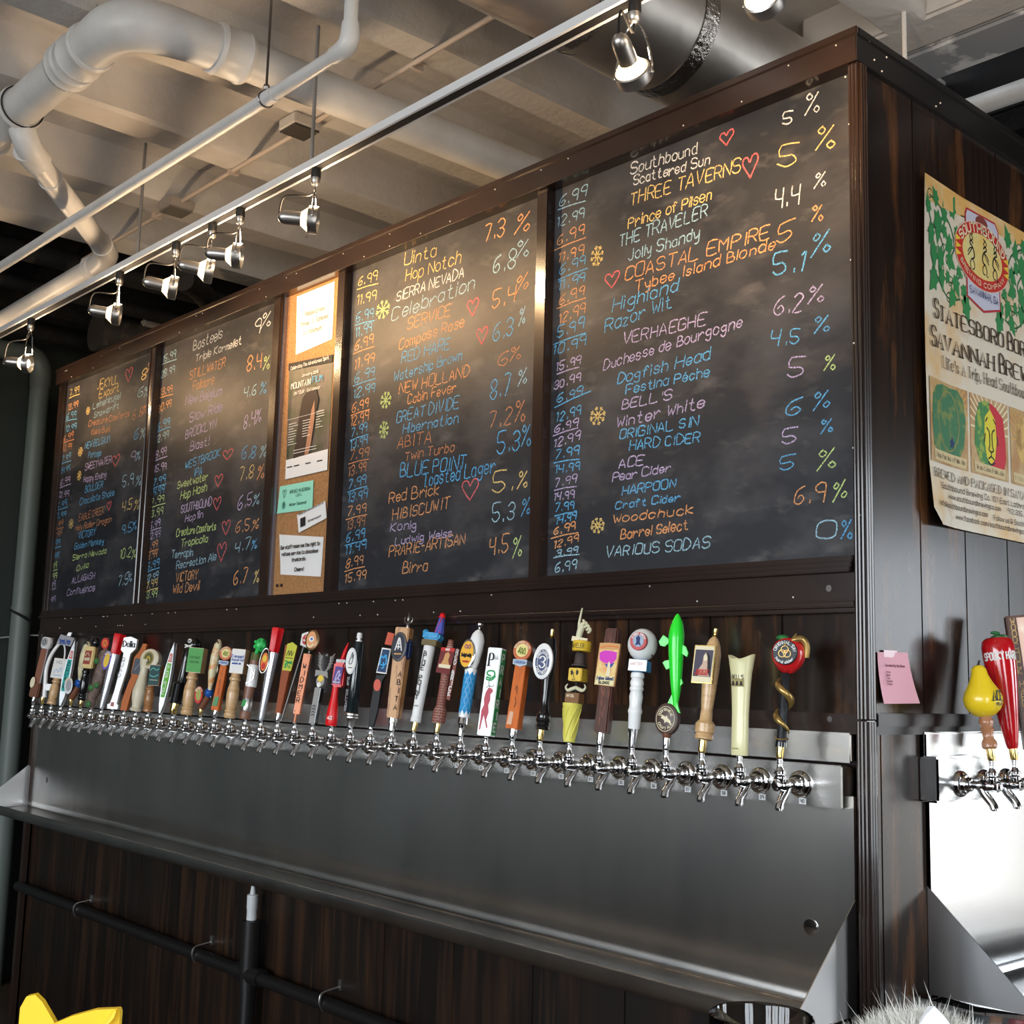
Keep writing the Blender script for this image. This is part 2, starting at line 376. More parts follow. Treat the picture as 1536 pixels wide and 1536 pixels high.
CHALK={
 1:[("JEKYLL",-3.88,1.262,-3.665,1.255,0.042,"y"),("Export",-3.85,1.217,-3.65,1.217,0.037,"y"),("Leinenkugel",-3.909,1.177,-3.627,1.181,0.033,"c"),("Snowdrift",-3.892,1.134,-3.638,1.14,0.029,"c"),("Creature Comforts",-3.943,1.101,-3.526,1.088,0.029,"r"),("Koko Buni",-3.907,1.059,-3.712,1.048,0.028,"r"),("NEW BELGIUM",-3.964,1.002,-3.704,1,0.033,"b"),("Portage",-3.921,0.956,-3.786,0.951,0.028,"b"),("SWEETWATER",-3.946,0.902,-3.67,0.906,0.033,"l"),("Happy Ending",-3.952,0.85,-3.713,0.845,0.028,"l"),("BOULDER",-3.927,0.8,-3.743,0.805,0.033,"b"),("Chocolate Shake",-3.975,0.748,-3.619,0.758,0.032,"b"),("EAGLE CREEK",-3.972,0.676,-3.705,0.689,0.032,"r"),("Holy Roller Dragon",-4.003,0.634,-3.626,0.644,0.028,"r"),("VICTORY",-3.963,0.595,-3.78,0.602,0.032,"b"),("Golden Monkey",-3.997,0.55,-3.691,0.557,0.028,"b"),("Sierra Nevada",-4.007,0.502,-3.657,0.513,0.027,"g"),("Ovila",-3.953,0.452,-3.829,0.461,0.027,"g"),("ALLAGASH",-3.994,0.398,-3.756,0.411,0.031,"l"),("Confluence",-4.04,0.345,-3.746,0.357,0.032,"l"),("8",-3.438,1.228,-3.397,1.229,0.051,"y"),("%",-3.384,1.253,-3.343,1.254,0.043,"o"),("6",-3.461,1.159,-3.419,1.158,0.047,"c"),("%",-3.401,1.149,-3.36,1.148,0.047,"c"),("6.8",-3.497,1.065,-3.406,1.071,0.047,"r"),("%",-3.398,1.077,-3.366,1.08,0.039,"r"),("6",-3.466,0.977,-3.433,0.98,0.055,"b"),("%",-3.407,0.973,-3.362,0.978,0.046,"c"),("9",-3.484,0.88,-3.443,0.883,0.05,"l"),("%",-3.43,0.885,-3.394,0.888,0.042,"c"),("5.9",-3.546,0.785,-3.445,0.789,0.054,"c"),("%",-3.418,0.775,-3.369,0.778,0.045,"c"),("4.5",-3.532,0.677,-3.445,0.685,0.053,"y"),("%",-3.419,0.675,-3.37,0.678,0.045,"y"),("9.5",-3.518,0.582,-3.43,0.587,0.045,"b"),("%",-3.422,0.59,-3.385,0.595,0.042,"b"),("10.2",-3.522,0.482,-3.422,0.483,0.045,"g"),("%",-3.409,0.475,-3.372,0.48,0.044,"g"),("7.5",-3.52,0.363,-3.429,0.374,0.052,"c"),("%",-3.43,0.378,-3.395,0.383,0.037,"c"),("7.99",-4.183,1.278,-4.083,1.283,0.032,"y"),("_",-4.189,1.27,-4.069,1.271,0.008,"y"),("13.99",-4.19,1.211,-4.081,1.216,0.032,"o"),("6.99",-4.203,1.171,-4.092,1.167,0.031,"b"),("_",-4.21,1.163,-4.078,1.156,0.009,"b"),("12.99",-4.202,1.112,-4.081,1.112,0.031,"b"),("6.99",-4.214,1.067,-4.11,1.074,0.031,"r"),("_",-4.221,1.059,-4.096,1.063,0.008,"r"),("12.99",-4.215,1.021,-4.114,1.021,0.03,"r"),("7.99",-4.216,0.97,-4.12,0.976,0.031,"b"),("_",-4.223,0.962,-4.106,0.965,0.008,"b"),("14.99",-4.216,0.916,-4.115,0.921,0.03,"b"),("6.99",-4.215,0.857,-4.105,0.867,0.031,"l"),("_",-4.221,0.849,-4.091,0.856,0.008,"l"),("12.99",-4.221,0.804,-4.103,0.801,0.031,"l"),("6.99",-4.235,0.751,-4.121,0.762,0.031,"b"),("_",-4.242,0.743,-4.107,0.751,0.009,"b"),("11.99",-4.236,0.706,-4.119,0.708,0.03,"b"),("6.99",-4.248,0.661,-4.148,0.67,0.03,"r"),("_",-4.255,0.652,-4.134,0.66,0.008,"r"),("12.99",-4.249,0.611,-4.149,0.625,0.03,"r"),("7.99",-4.262,0.571,-4.162,0.585,0.03,"b"),("_",-4.268,0.562,-4.148,0.575,0.008,"b"),("14.99",-4.267,0.513,-4.166,0.524,0.029,"b"),("10.99",-4.282,0.465,-4.182,0.48,0.03,"g"),("_",-4.289,0.456,-4.168,0.47,0.009,"g"),("20.99",-4.283,0.419,-4.172,0.431,0.03,"g"),("6.99",-4.274,0.374,-4.181,0.395,0.03,"l"),("_",-4.281,0.365,-4.167,0.385,0.008,"l"),("12.99",-4.272,0.312,-4.168,0.325,0.029,"l")],
 2:[("Bosteels",-2.988,1.271,-2.76,1.28,0.046,"w"),("Triple Karmeliet",-2.961,1.221,-2.609,1.227,0.033,"w"),("STILLWATER",-3,1.158,-2.723,1.162,0.041,"o"),("Folklore",-2.971,1.108,-2.802,1.108,0.041,"o"),("New Belgium",-3.023,1.059,-2.733,1.053,0.041,"l"),("Slow Ride",-2.98,0.983,-2.726,0.993,0.041,"l"),("BROOKLYN",-3.005,0.921,-2.765,0.933,0.041,"l"),("Blast!",-2.961,0.867,-2.812,0.872,0.04,"l"),("WESTBROOK",-2.992,0.799,-2.72,0.818,0.033,"b"),("IPA",-2.915,0.76,-2.854,0.763,0.036,"b"),("Sweetwater",-3.046,0.728,-2.803,0.738,0.032,"g"),("Hop Hash",-3.015,0.681,-2.806,0.696,0.036,"g"),("SOUTHBOUND",-3.002,0.628,-2.76,0.637,0.035,"l"),("Hop'lin",-2.964,0.589,-2.825,0.597,0.031,"l"),("Creature Comforts",-3.029,0.538,-2.717,0.542,0.032,"g"),("Tropicalia",-2.985,0.495,-2.774,0.501,0.031,"g"),("Terrapin",-3.056,0.456,-2.886,0.454,0.032,"c"),("Recreation Ale",-3.011,0.41,-2.703,0.428,0.031,"c"),("VICTORY",-3.007,0.359,-2.835,0.366,0.039,"o"),("Wild Devil",-3.027,0.316,-2.817,0.324,0.039,"o"),("9",-2.524,1.245,-2.481,1.244,0.059,"w"),("%",-2.475,1.258,-2.412,1.257,0.059,"w"),("8.4",-2.56,1.113,-2.459,1.111,0.062,"o"),("%",-2.444,1.097,-2.402,1.097,0.057,"g"),("4.6",-2.571,1.016,-2.484,1.013,0.046,"c"),("%",-2.456,1.013,-2.414,1.01,0.046,"b"),("8.4",-2.558,0.896,-2.48,0.904,0.057,"l"),("%",-2.473,0.907,-2.438,0.909,0.053,"l"),("6.8",-2.56,0.787,-2.467,0.783,0.049,"b"),("%",-2.431,0.775,-2.39,0.778,0.048,"c"),("7.8",-2.566,0.709,-2.473,0.71,0.049,"y"),("%",-2.443,0.696,-2.396,0.702,0.052,"o"),("6.5",-2.568,0.601,-2.476,0.611,0.053,"l"),("%",-2.462,0.606,-2.42,0.61,0.044,"c"),("6.5",-2.573,0.52,-2.481,0.52,0.048,"o"),("%",-2.459,0.519,-2.414,0.526,0.037,"o"),("4.7",-2.572,0.446,-2.466,0.454,0.044,"c"),("%",-2.456,0.45,-2.42,0.455,0.04,"b"),("6.7",-2.566,0.332,-2.474,0.335,0.058,"o"),("%",-2.425,0.33,-2.391,0.335,0.051,"y"),("15.99",-3.245,1.272,-3.138,1.274,0.033,"c"),("_",-3.251,1.263,-3.126,1.262,0.008,"c"),("28.99",-3.253,1.205,-3.138,1.211,0.033,"c"),("13.99",-3.252,1.132,-3.145,1.132,0.033,"o"),("_",-3.258,1.123,-3.133,1.12,0.008,"o"),("20.99",-3.26,1.065,-3.146,1.073,0.033,"o"),("6.99",-3.258,0.989,-3.153,0.999,0.033,"b"),("_",-3.264,0.98,-3.141,0.988,0.009,"b"),("12.99",-3.26,0.938,-3.154,0.945,0.032,"c"),("8.99",-3.255,0.871,-3.162,0.88,0.033,"l"),("_",-3.261,0.862,-3.15,0.869,0.009,"l"),("15.99",-3.256,0.816,-3.153,0.817,0.032,"l"),("7.99",-3.26,0.758,-3.155,0.768,0.032,"b"),("_",-3.266,0.749,-3.143,0.757,0.009,"b"),("14.99",-3.264,0.721,-3.158,0.723,0.032,"b"),("7.99",-3.267,0.68,-3.153,0.69,0.031,"g"),("_",-3.273,0.671,-3.141,0.679,0.008,"g"),("13.99",-3.269,0.634,-3.154,0.637,0.032,"g"),("6.99",-3.262,0.584,-3.174,0.593,0.031,"l"),("_",-3.268,0.575,-3.162,0.583,0.008,"l"),("12.99",-3.261,0.542,-3.168,0.548,0.032,"l"),("6.99",-3.272,0.498,-3.185,0.508,0.032,"o"),("_",-3.278,0.489,-3.173,0.498,0.008,"o"),("12.99",-3.27,0.461,-3.182,0.468,0.032,"o"),("6.99",-3.264,0.419,-3.163,0.434,0.031,"b"),("_",-3.27,0.41,-3.151,0.424,0.009,"b"),("12.99",-3.257,0.374,-3.161,0.382,0.031,"c"),("7.99",-3.26,0.341,-3.166,0.354,0.031,"y"),("_",-3.266,0.332,-3.154,0.344,0.008,"y"),("13.99",-3.261,0.305,-3.159,0.309,0.031,"g")],
 3:[("Uinta",-1.622,1.288,-1.462,1.28,0.044,"y"),("Hop Notch",-1.612,1.234,-1.342,1.228,0.043,"y"),("SIERRA NEVADA",-1.653,1.179,-1.323,1.182,0.035,"w"),("Celebration",-1.675,1.12,-1.276,1.134,0.047,"c"),("SERVICE",-1.592,1.075,-1.38,1.078,0.039,"o"),("Compass Rose",-1.63,1.02,-1.316,1.031,0.038,"o"),("RED HARE",-1.615,0.974,-1.381,0.977,0.039,"b"),("Watership Brown",-1.649,0.921,-1.322,0.932,0.034,"b"),("NEW HOLLAND",-1.621,0.877,-1.286,0.878,0.038,"o"),("Cabin Fever",-1.575,0.839,-1.345,0.841,0.034,"o"),("GREAT DIVIDE",-1.628,0.789,-1.326,0.79,0.038,"b"),("Hibernation",-1.594,0.75,-1.329,0.747,0.034,"b"),("ABITA",-1.619,0.707,-1.453,0.705,0.038,"r"),("Twin Turbo",-1.576,0.664,-1.342,0.665,0.03,"r"),("BLUE POINT",-1.598,0.617,-1.289,0.608,0.045,"B"),("Toasted Lager",-1.486,0.575,-1.161,0.583,0.044,"B"),("Red Brick",-1.649,0.542,-1.409,0.545,0.037,"o"),("HIBISCUWIT",-1.629,0.487,-1.356,0.501,0.037,"o"),("Konig",-1.637,0.454,-1.509,0.452,0.03,"l"),("Ludwig Weiss",-1.609,0.41,-1.34,0.417,0.026,"l"),("PRARIE-ARTISAN",-1.638,0.375,-1.279,0.392,0.036,"o"),("Birra",-1.567,0.322,-1.448,0.324,0.037,"o"),("7.3",-1.238,1.266,-1.153,1.263,0.056,"o"),("%",-1.108,1.251,-1.047,1.25,0.065,"o"),("6.8",-1.196,1.163,-1.102,1.155,0.058,"c"),("%",-1.098,1.182,-1.047,1.177,0.054,"c"),("5.4",-1.197,1.057,-1.103,1.058,0.058,"o"),("%",-1.099,1.075,-1.044,1.088,0.058,"o"),("6.3",-1.187,0.961,-1.104,0.963,0.054,"b"),("%",-1.08,0.983,-1.055,0.988,0.054,"c"),("6",-1.163,0.885,-1.127,0.882,0.043,"r"),("%",-1.112,0.89,-1.071,0.89,0.042,"r"),("8.7",-1.191,0.794,-1.108,0.792,0.064,"b"),("%",-1.078,0.811,-1.044,0.816,0.053,"c"),("7.2",-1.192,0.713,-1.105,0.711,0.053,"r"),("%",-1.085,0.712,-1.045,0.709,0.065,"r"),("5.3",-1.158,0.635,-1.067,0.637,0.066,"B"),("%",-1.057,0.639,-1.023,0.638,0.062,"b"),("5.",-1.174,0.526,-1.092,0.524,0.062,"y"),("%",-1.068,0.529,-1.028,0.528,0.051,"y"),("5.3",-1.17,0.443,-1.079,0.445,0.055,"c"),("%",-1.05,0.453,-1.016,0.457,0.05,"b"),("4.5",-1.177,0.354,-1.101,0.36,0.054,"o"),("%",-1.08,0.338,-1.046,0.343,0.063,"g"),("6.99",-1.868,1.277,-1.765,1.274,0.036,"y"),("_",-1.872,1.267,-1.756,1.261,0.009,"y"),("11.99",-1.87,1.215,-1.767,1.209,0.035,"y"),("6.99",-1.87,1.156,-1.776,1.153,0.035,"b"),("_",-1.874,1.147,-1.767,1.141,0.008,"b"),("11.99",-1.869,1.106,-1.78,1.109,0.035,"b"),("6.99",-1.872,1.062,-1.77,1.067,0.035,"o"),("_",-1.877,1.052,-1.761,1.055,0.009,"o"),("11.99",-1.867,0.999,-1.759,1.004,0.035,"o"),("6.99",-1.864,0.953,-1.756,0.959,0.035,"b"),("_",-1.869,0.944,-1.747,0.948,0.008,"b"),("12.99",-1.867,0.901,-1.752,0.907,0.034,"b"),("6.99",-1.87,0.856,-1.782,0.863,0.034,"o"),("_",-1.875,0.847,-1.773,0.852,0.009,"o"),("12.99",-1.874,0.812,-1.779,0.819,0.034,"o"),("7.99",-1.868,0.775,-1.783,0.784,0.034,"b"),("_",-1.873,0.765,-1.774,0.772,0.008,"b"),("13.99",-1.87,0.735,-1.78,0.743,0.034,"b"),("7.99",-1.872,0.699,-1.771,0.703,0.034,"r"),("_",-1.876,0.689,-1.762,0.692,0.009,"r"),("13.99",-1.875,0.647,-1.78,0.656,0.034,"r"),("7.99",-1.871,0.607,-1.778,0.617,0.033,"b"),("_",-1.876,0.597,-1.769,0.606,0.008,"b"),("13.99",-1.871,0.563,-1.767,0.569,0.033,"b"),("7.99",-1.871,0.519,-1.771,0.526,0.033,"o"),("_",-1.876,0.509,-1.762,0.516,0.007,"o"),("13.99",-1.868,0.475,-1.774,0.484,0.034,"r"),("6.99",-1.869,0.436,-1.771,0.445,0.033,"b"),("_",-1.874,0.426,-1.763,0.434,0.008,"b"),("11.99",-1.871,0.396,-1.762,0.409,0.033,"b"),("8.99",-1.865,0.353,-1.772,0.363,0.033,"o"),("_",-1.87,0.343,-1.763,0.353,0.008,"o"),("15.99",-1.868,0.306,-1.755,0.316,0.033,"o")],
 4:[("Southbound",-0.671,1.298,-0.453,1.286,0.033,"w"),("Scattered Sun",-0.66,1.266,-0.414,1.247,0.028,"w"),("THREE TAVERNS",-0.67,1.215,-0.322,1.2,0.038,"y"),("Prince of Pilsen",-0.676,1.155,-0.407,1.157,0.03,"y"),("THE TRAVELER",-0.705,1.114,-0.419,1.118,0.036,"c"),("Jolly Shandy",-0.674,1.07,-0.445,1.069,0.032,"c"),("COASTAL EMPIRE",-0.685,1.022,-0.239,1.018,0.037,"o"),("Tybee Island Blonde",-0.651,0.984,-0.225,0.989,0.029,"o"),("Highland",-0.727,0.948,-0.51,0.955,0.038,"b"),("Razor Wit",-0.752,0.897,-0.529,0.917,0.036,"b"),("VERHAEGHE",-0.689,0.855,-0.424,0.853,0.033,"l"),("Duchesse de Bourgogne",-0.754,0.801,-0.316,0.826,0.029,"l"),("Dogfish Head",-0.705,0.757,-0.411,0.766,0.031,"b"),("Festina Péche",-0.676,0.725,-0.411,0.727,0.026,"b"),("BELL'S",-0.689,0.689,-0.527,0.69,0.026,"l"),("Winter White",-0.706,0.645,-0.426,0.654,0.029,"l"),("ORIGINAL SIN",-0.695,0.614,-0.445,0.614,0.026,"b"),("HARD CIDER",-0.662,0.582,-0.442,0.573,0.026,"b"),("ACE",-0.696,0.541,-0.616,0.541,0.026,"l"),("Pear Cider",-0.718,0.509,-0.528,0.514,0.023,"l"),("HARPOON",-0.685,0.471,-0.512,0.475,0.024,"b"),("Craft Cider",-0.706,0.439,-0.498,0.441,0.02,"b"),("Woodchuck",-0.712,0.405,-0.46,0.407,0.023,"o"),("Barrel Select",-0.687,0.363,-0.472,0.371,0.026,"o"),("VARIOUS SODAS",-0.736,0.322,-0.409,0.324,0.028,"c"),("5",-0.206,1.274,-0.18,1.27,0.035,"w"),("%",-0.146,1.279,-0.11,1.274,0.05,"w"),("5",-0.221,1.177,-0.172,1.169,0.06,"y"),("%",-0.119,1.185,-0.071,1.177,0.059,"y"),("4.4",-0.227,1.083,-0.165,1.077,0.05,"w"),("%",-0.123,1.1,-0.093,1.098,0.039,"w"),("5",-0.225,0.997,-0.188,1,0.05,"o"),("%",-0.129,1.026,-0.102,1.021,0.039,"o"),("5.1",-0.234,0.927,-0.155,0.92,0.054,"b"),("%",-0.133,0.944,-0.081,0.946,0.058,"b"),("6.2",-0.231,0.835,-0.158,0.829,0.044,"l"),("%",-0.142,0.84,-0.101,0.838,0.043,"l"),("4.5",-0.243,0.765,-0.167,0.757,0.039,"b"),("%",-0.126,0.773,-0.086,0.77,0.038,"b"),("5",-0.198,0.686,-0.162,0.683,0.053,"l"),("%",-0.103,0.684,-0.077,0.682,0.035,"g"),("6",-0.201,0.601,-0.166,0.6,0.038,"b"),("%",-0.13,0.602,-0.088,0.605,0.041,"b"),("5",-0.213,0.538,-0.177,0.538,0.041,"l"),("%",-0.112,0.548,-0.081,0.549,0.032,"b"),("5",-0.219,0.48,-0.186,0.481,0.032,"b"),("%",-0.121,0.471,-0.074,0.473,0.046,"g"),("6.9",-0.181,0.401,-0.103,0.403,0.046,"o"),("%",-0.083,0.399,-0.052,0.407,0.041,"g"),("0",-0.125,0.324,-0.078,0.323,0.045,"c"),("%",-0.066,0.319,-0.039,0.318,0.044,"b"),("6.99",-0.93,1.283,-0.83,1.287,0.037,"c"),("_",-0.934,1.277,-0.83,1.273,0.006,"c"),("12.99",-0.937,1.231,-0.836,1.227,0.031,"c"),("6.99",-0.935,1.176,-0.835,1.183,0.033,"o"),("_",-0.943,1.166,-0.827,1.171,0.006,"o"),("11.99",-0.93,1.127,-0.834,1.127,0.03,"o"),("6.99",-0.925,1.092,-0.829,1.098,0.029,"b"),("_",-0.928,1.079,-0.817,1.085,0.006,"b"),("11.99",-0.927,1.049,-0.828,1.053,0.029,"b"),("6.99",-0.922,1.007,-0.831,1.017,0.03,"o"),("_",-0.93,1,-0.823,1.006,0.006,"o"),("12.99",-0.921,0.957,-0.826,0.966,0.032,"o"),("5.99",-0.928,0.919,-0.829,0.926,0.034,"b"),("_",-0.939,0.903,-0.821,0.911,0.006,"b"),("10.99",-0.942,0.875,-0.82,0.879,0.03,"b"),("15.99",-0.929,0.829,-0.838,0.833,0.026,"l"),("_",-0.925,0.819,-0.842,0.824,0.005,"l"),("30.99",-0.935,0.778,-0.837,0.787,0.025,"l"),("6.99",-0.922,0.741,-0.828,0.749,0.026,"b"),("_",-0.93,0.73,-0.798,0.753,0.006,"b"),("12.99",-0.925,0.69,-0.834,0.697,0.028,"b"),("6.99",-0.928,0.662,-0.845,0.669,0.023,"l"),("_",-0.934,0.654,-0.841,0.663,0.006,"l"),("12.99",-0.931,0.621,-0.837,0.632,0.025,"l"),("7.99",-0.926,0.591,-0.839,0.593,0.027,"b"),("_",-0.929,0.581,-0.835,0.58,0.005,"b"),("14.99",-0.924,0.553,-0.834,0.552,0.023,"b"),("7.99",-0.923,0.517,-0.845,0.52,0.025,"l"),("_",-0.925,0.508,-0.843,0.51,0.006,"l"),("14.99",-0.926,0.481,-0.852,0.482,0.023,"l"),("7.99",-0.921,0.45,-0.851,0.454,0.023,"b"),("_",-0.921,0.44,-0.843,0.444,0.006,"b"),("14.99",-0.916,0.418,-0.843,0.426,0.023,"b"),("6.99",-0.923,0.391,-0.846,0.399,0.023,"o"),("_",-0.933,0.382,-0.834,0.39,0.005,"o"),("12.99",-0.922,0.355,-0.833,0.368,0.022,"o"),("3.99",-0.914,0.332,-0.837,0.34,0.019,"c"),("_",-0.922,0.331,-0.829,0.334,0.005,"c"),("6.99",-0.916,0.291,-0.839,0.298,0.027,"c")],
}
HEARTS={4: [(-0.364, 1.295, 0.041, 0.034, 'p'), (-0.296, 1.203, 0.045, 0.053, 'p'), (-0.729, 1.032, 0.052, 0.039, 'p')], 3: [(-1.28, 1.079, 0.051, 0.048, 'p'), (-1.235, 0.985, 0.048, 0.048, 'p'), (-1.267, 0.543, 0.072, 0.059, 'p')], 2: [(-2.663, 0.815, 0.078, 0.037, 'p'), (-2.72, 0.724, 0.063, 0.043, 'p'), (-2.72, 0.637, 0.058, 0.048, 'p'), (-2.643, 0.542, 0.059, 0.052, 'p'), (-2.665, 0.454, 0.065, 0.067, 'p')], 1: [(-3.559, 1.272, 0.068, 0.058, 'p'), (-3.628, 0.907, 0.076, 0.049, 'p'), (-3.663, 0.714, 0.043, 0.038, 'p')]}
SNOW={4: [(-0.784, 1.11, 0.045, 0.055), (-0.772, 0.684, 0.055, 0.047), (-0.766, 0.403, 0.047, 0.039)], 3: [(-1.724, 1.168, 0.075, 0.061), (-1.688, 0.869, 0.057, 0.054), (-1.691, 0.775, 0.048, 0.056)], 2: [], 1: [(-3.961, 1.176, 0.042, 0.035), (-4.011, 0.995, 0.05, 0.043), (-4.003, 0.884, 0.044, 0.044), (-4.053, 0.67, 0.051, 0.044)]}
# ================================================================ room
XL=-5.4; YB=9.0; ZC=1.95; ZF=-EYE
struct('floor',M().box(XL-.1,XR+.1,YF-.1,YB+.1,ZF-.1,ZF),FLOORM)
# ceiling: painted slab over the bar, unpainted black ceiling around it
struct('ceiling',M().box(-3.55,XR+.1,YF-.1,1.0,ZC,ZC+.12).box(-3.55,-.6,1.0,1.5,ZC,ZC+.12),PAINT)
struct('ceiling_unpainted',M().box(XL-.1,-3.55,YF-.1,YB+.1,ZC+.03,ZC+.15).box(-3.55,XR+.1,1.0,YB+.1,ZC+.2,ZC+.3),BLACKC)
ceil_o=bpy.data.objects['ceiling']
for i,(x,wd_) in enumerate([(-3.5,.16),(-2.97,.15),(-2.38,.15),(-1.85,.15),(-1.31,.13),(-.27,.13),(.27,.13),(.8,.13),(1.34,.13),(1.88,.13),(2.42,.13),(2.95,.13)]):
    m=M(); n=40; V=[]
    for j in range(n+1):
        y=YF+((1.5 if x<-.7 else .72)-YF)*j/n; k=random.uniform(-.006,.006); z=1.80+random.uniform(-.004,.004)
        for (a,b) in ((-wd_/2-.035,ZC+.01),(-wd_/2-.01,ZC-.035),(-wd_/2,z+.012),(-wd_/2+.012,z),(wd_/2-.012,z),(wd_/2+k,z+.012),(wd_/2+.01,ZC-.035),(wd_/2+.035,ZC+.01)): V.append((x+a,y,b))
    m.add(V,[(j*8+i2,j*8+i2+1,j*8+i2+9,j*8+i2+8) for j in range(n) for i2 in range(7)])
    part('joist',m,PAINT,ceil_o)
m=M(); m.box(-.6,XR+.1,.66,.80,1.80,ZC+.02,.01); part('cross_beam',m,PAINT,ceil_o)
m=M(); m.box(-.6,XR+.1,.80,.98,1.79,ZC+.2,.01); part('beam_edge',m,mat('grey overspray paint',(.30,.31,.33),.6,var=((6,6,6),(.7,.7,.7),.55,.62)),ceil_o)
u=bpy.data.objects['ceiling_unpainted']
for x in (-4.0,-4.5,-5.0): part('black_joist',M().box(x-.07,x+.07,YF,YB,1.86,ZC+.05,.01),BLACKC,u)
for y in (1.60,2.35,2.95,3.6): part('black_joist',M().box(-3.5,XR,y-.08,y+.08,1.9,ZC+.22,.01),BLACKC,u)
struct('wall_left',M().box(XL-.15,XL,YF-.1,YB+.1,ZF,ZC+.3),GREENW)
struct('wall_back',M().box(XL-.1,XR+.1,YB,YB+.15,ZF,ZC+.3),WALLM)
def winwall(name,axis,pos,rng,wins,mats):
    """wall with window openings; axis 'y' = wall plane y=pos"""
    m=M(); t=.12; a0,a1=rng
    def bx(p,q,z0,z1):
        if axis=='y': m.box(p,q,pos-t,pos,z0,z1)
        else: m.box(pos,pos+t,p,q,z0,z1)
    W0,W1=WZ if axis=='y' else WZR
    bx(a0,a1,ZF,W0); bx(a0,a1,W1,ZC+.3); e=a0
    for p,q in wins: bx(e,p,W0,W1); e=q
    bx(e,a1,W0,W1); struct(name,m,mats)
winwall('wall_front','y',YF,(XL-.1,XR+.1),WINF,WALLM); winwall('wall_right','x',XR,(YF-.1,YB+.1),WINR,WALLM)
GLASSW=mat('window glass',(.9,.95,.95),.02,trans=1,spec=.3); FRW=flat('window frame paint',(.05,.05,.05),.5)
wn=0
for ax,pos,ws in (('y',YF,WINF),('x',XR,WINR)):
    for p,q in ws:
        wn+=1; m=M(); W0,W1=WZ if ax=='y' else WZR; zs=[W0,W0+(W1-W0)*.5,W1]; d0,d1=(pos-.09,pos-.03) if ax=='y' else (pos+.03,pos+.09)
        def b(a,c,z0,z1):
            if ax=='y': m.box(a,c,d0,d1,z0,z1)
            else: m.box(d0,d1,a,c,z0,z1)
        for z in zs: b(p,q,z-.03,z+.03)
        for a in (p,(p+q)/2,q): b(a-.025,a+.025,W0,W1)
        o=struct('window_%d'%wn,m,FRW)
# ================================================================ tap wall (wooden cold-room box)
tw=thing('tap_wall','large dark stained wooden cold box carrying the chalkboards and the beer taps','partition',(-2.1,1.1,ZF))
XE=-4.245; DP=2.3
part('core',M().box(XE+.02,-.03,.035,DP-.02,ZF,1.38),W_FRAME,tw)
# planks above the taps
js=[-.03,-.21,-.405,-.653]; x=-.653
while x>-4.0: x-=.235; js.append(max(x,XE+.01))
for a,b in zip(js[1:],js[:-1]): part('plank',M().box(a+.0012,b-.0012,.008,.034,-.06,.2,.0015),W_WORN if b>-1.1 else W_PLANK,tw)
js=[-.03]; x=-.03
while x>-4.1: x-=.31; js.append(max(x,XE+.01))
for a,b in zip(js[1:],js[:-1]): part('plank',M().box(a+.001,b-.001,.008,.034,ZF+.02,-.59,.0015),W_LOW,tw)
# side planks
for a,b in zip([.0,.216,.41,.61,.81,1.01,1.21,1.41,1.61,1.81,2.01],[.216,.41,.61,.81,1.01,1.21,1.41,1.61,1.81,2.01,2.28]):
    part('side_plank',M().box(-.028,-.001,a+.0012,b-.0012,-.05,1.345,.0015),W_SIDE,tw)
for a,b in zip([.0,.045,.245,.445,.645,.845,1.045,1.245,1.445,1.645,1.845],[.045,.245,.445,.645,.845,1.045,1.245,1.445,1.645,1.845,2.28]):
    part('side_plank',M().box(-.028,-.001,a+.0012,b-.0012,ZF+.02,-.07,.0015),W_SIDE,tw)
part('left_panel',M().box(XE,XE+.03,.0,DP,ZF,1.36),W_FRAME,tw)
part('top_panel',M().box(XE,-.0,.0,DP,1.36,1.385),W_FRAME,tw)
# header, rails, stiles (front)
m=M().box(XE-.012,.012,-.03,-.024,1.335,1.395,.001).box(XE-.012,-.004,-.026,.03,1.335,1.395).box(XE-.016,.016,-.034,-.024,1.393,1.411,.002).box(XE-.012,-.004,-.026,.03,1.393,1.410); part('header',m,W_FRAME,tw)
m=M().box(-.003,.012,-.0239,DP,1.335,1.395,.001).box(-.003,.016,-.0239,DP,1.393,1.411,.002); part('side_header',m,mat('black side header',(.012,.010,.010),.3,spec=.25),tw)
for a,b in ((XE,-4.221),(-3.306,-3.251),(-2.346,-2.298),(-1.947,-1.902),(-.990,-.946),(-.014,-.004)):
    part('stile',M().box(a,b,-.016,.03,.27,1.337,.003),W_FRAME,tw)
    for c in (a+.006,b-.006) if b-a>.05 else (): part('stile_bead',M().tube([(c,-.017,.285),(c,-.017,1.33)],.004,6),W_FRAME,tw)
part('bottom_rail',M().box(XE,-.012,-.018,.03,.189,.247,.002),W_FRAME,tw)
part('ledge_moulding',M().box(XE,-.02,-.030,.03,.247,.257,.002).box(XE,-.02,-.024,.03,.257,.268,.002).box(XE,-.02,-.019,.03,.268,.281,.002),W_FRAME,tw)
part('lower_moulding',M().box(XE,-.012,-.024,.03,.176,.189,.003).box(XE,-.012,-.016,.03,.166,.176,.002),W_FRAME,tw)
part('tap_rail',M().box(XE,-.012,-.006,.034,-.062,-.038,.002).box(XE,-.012,-.003,.034,-.078,-.062),W_FRAME,tw)
part('side_tap_rail',M().box(-.02,.012,.016,DP,-.062,-.035,.002).box(-.02,.006,.016,DP,-.078,-.062),mat('black side header',(.012,.010,.010),.3,spec=.25),tw)
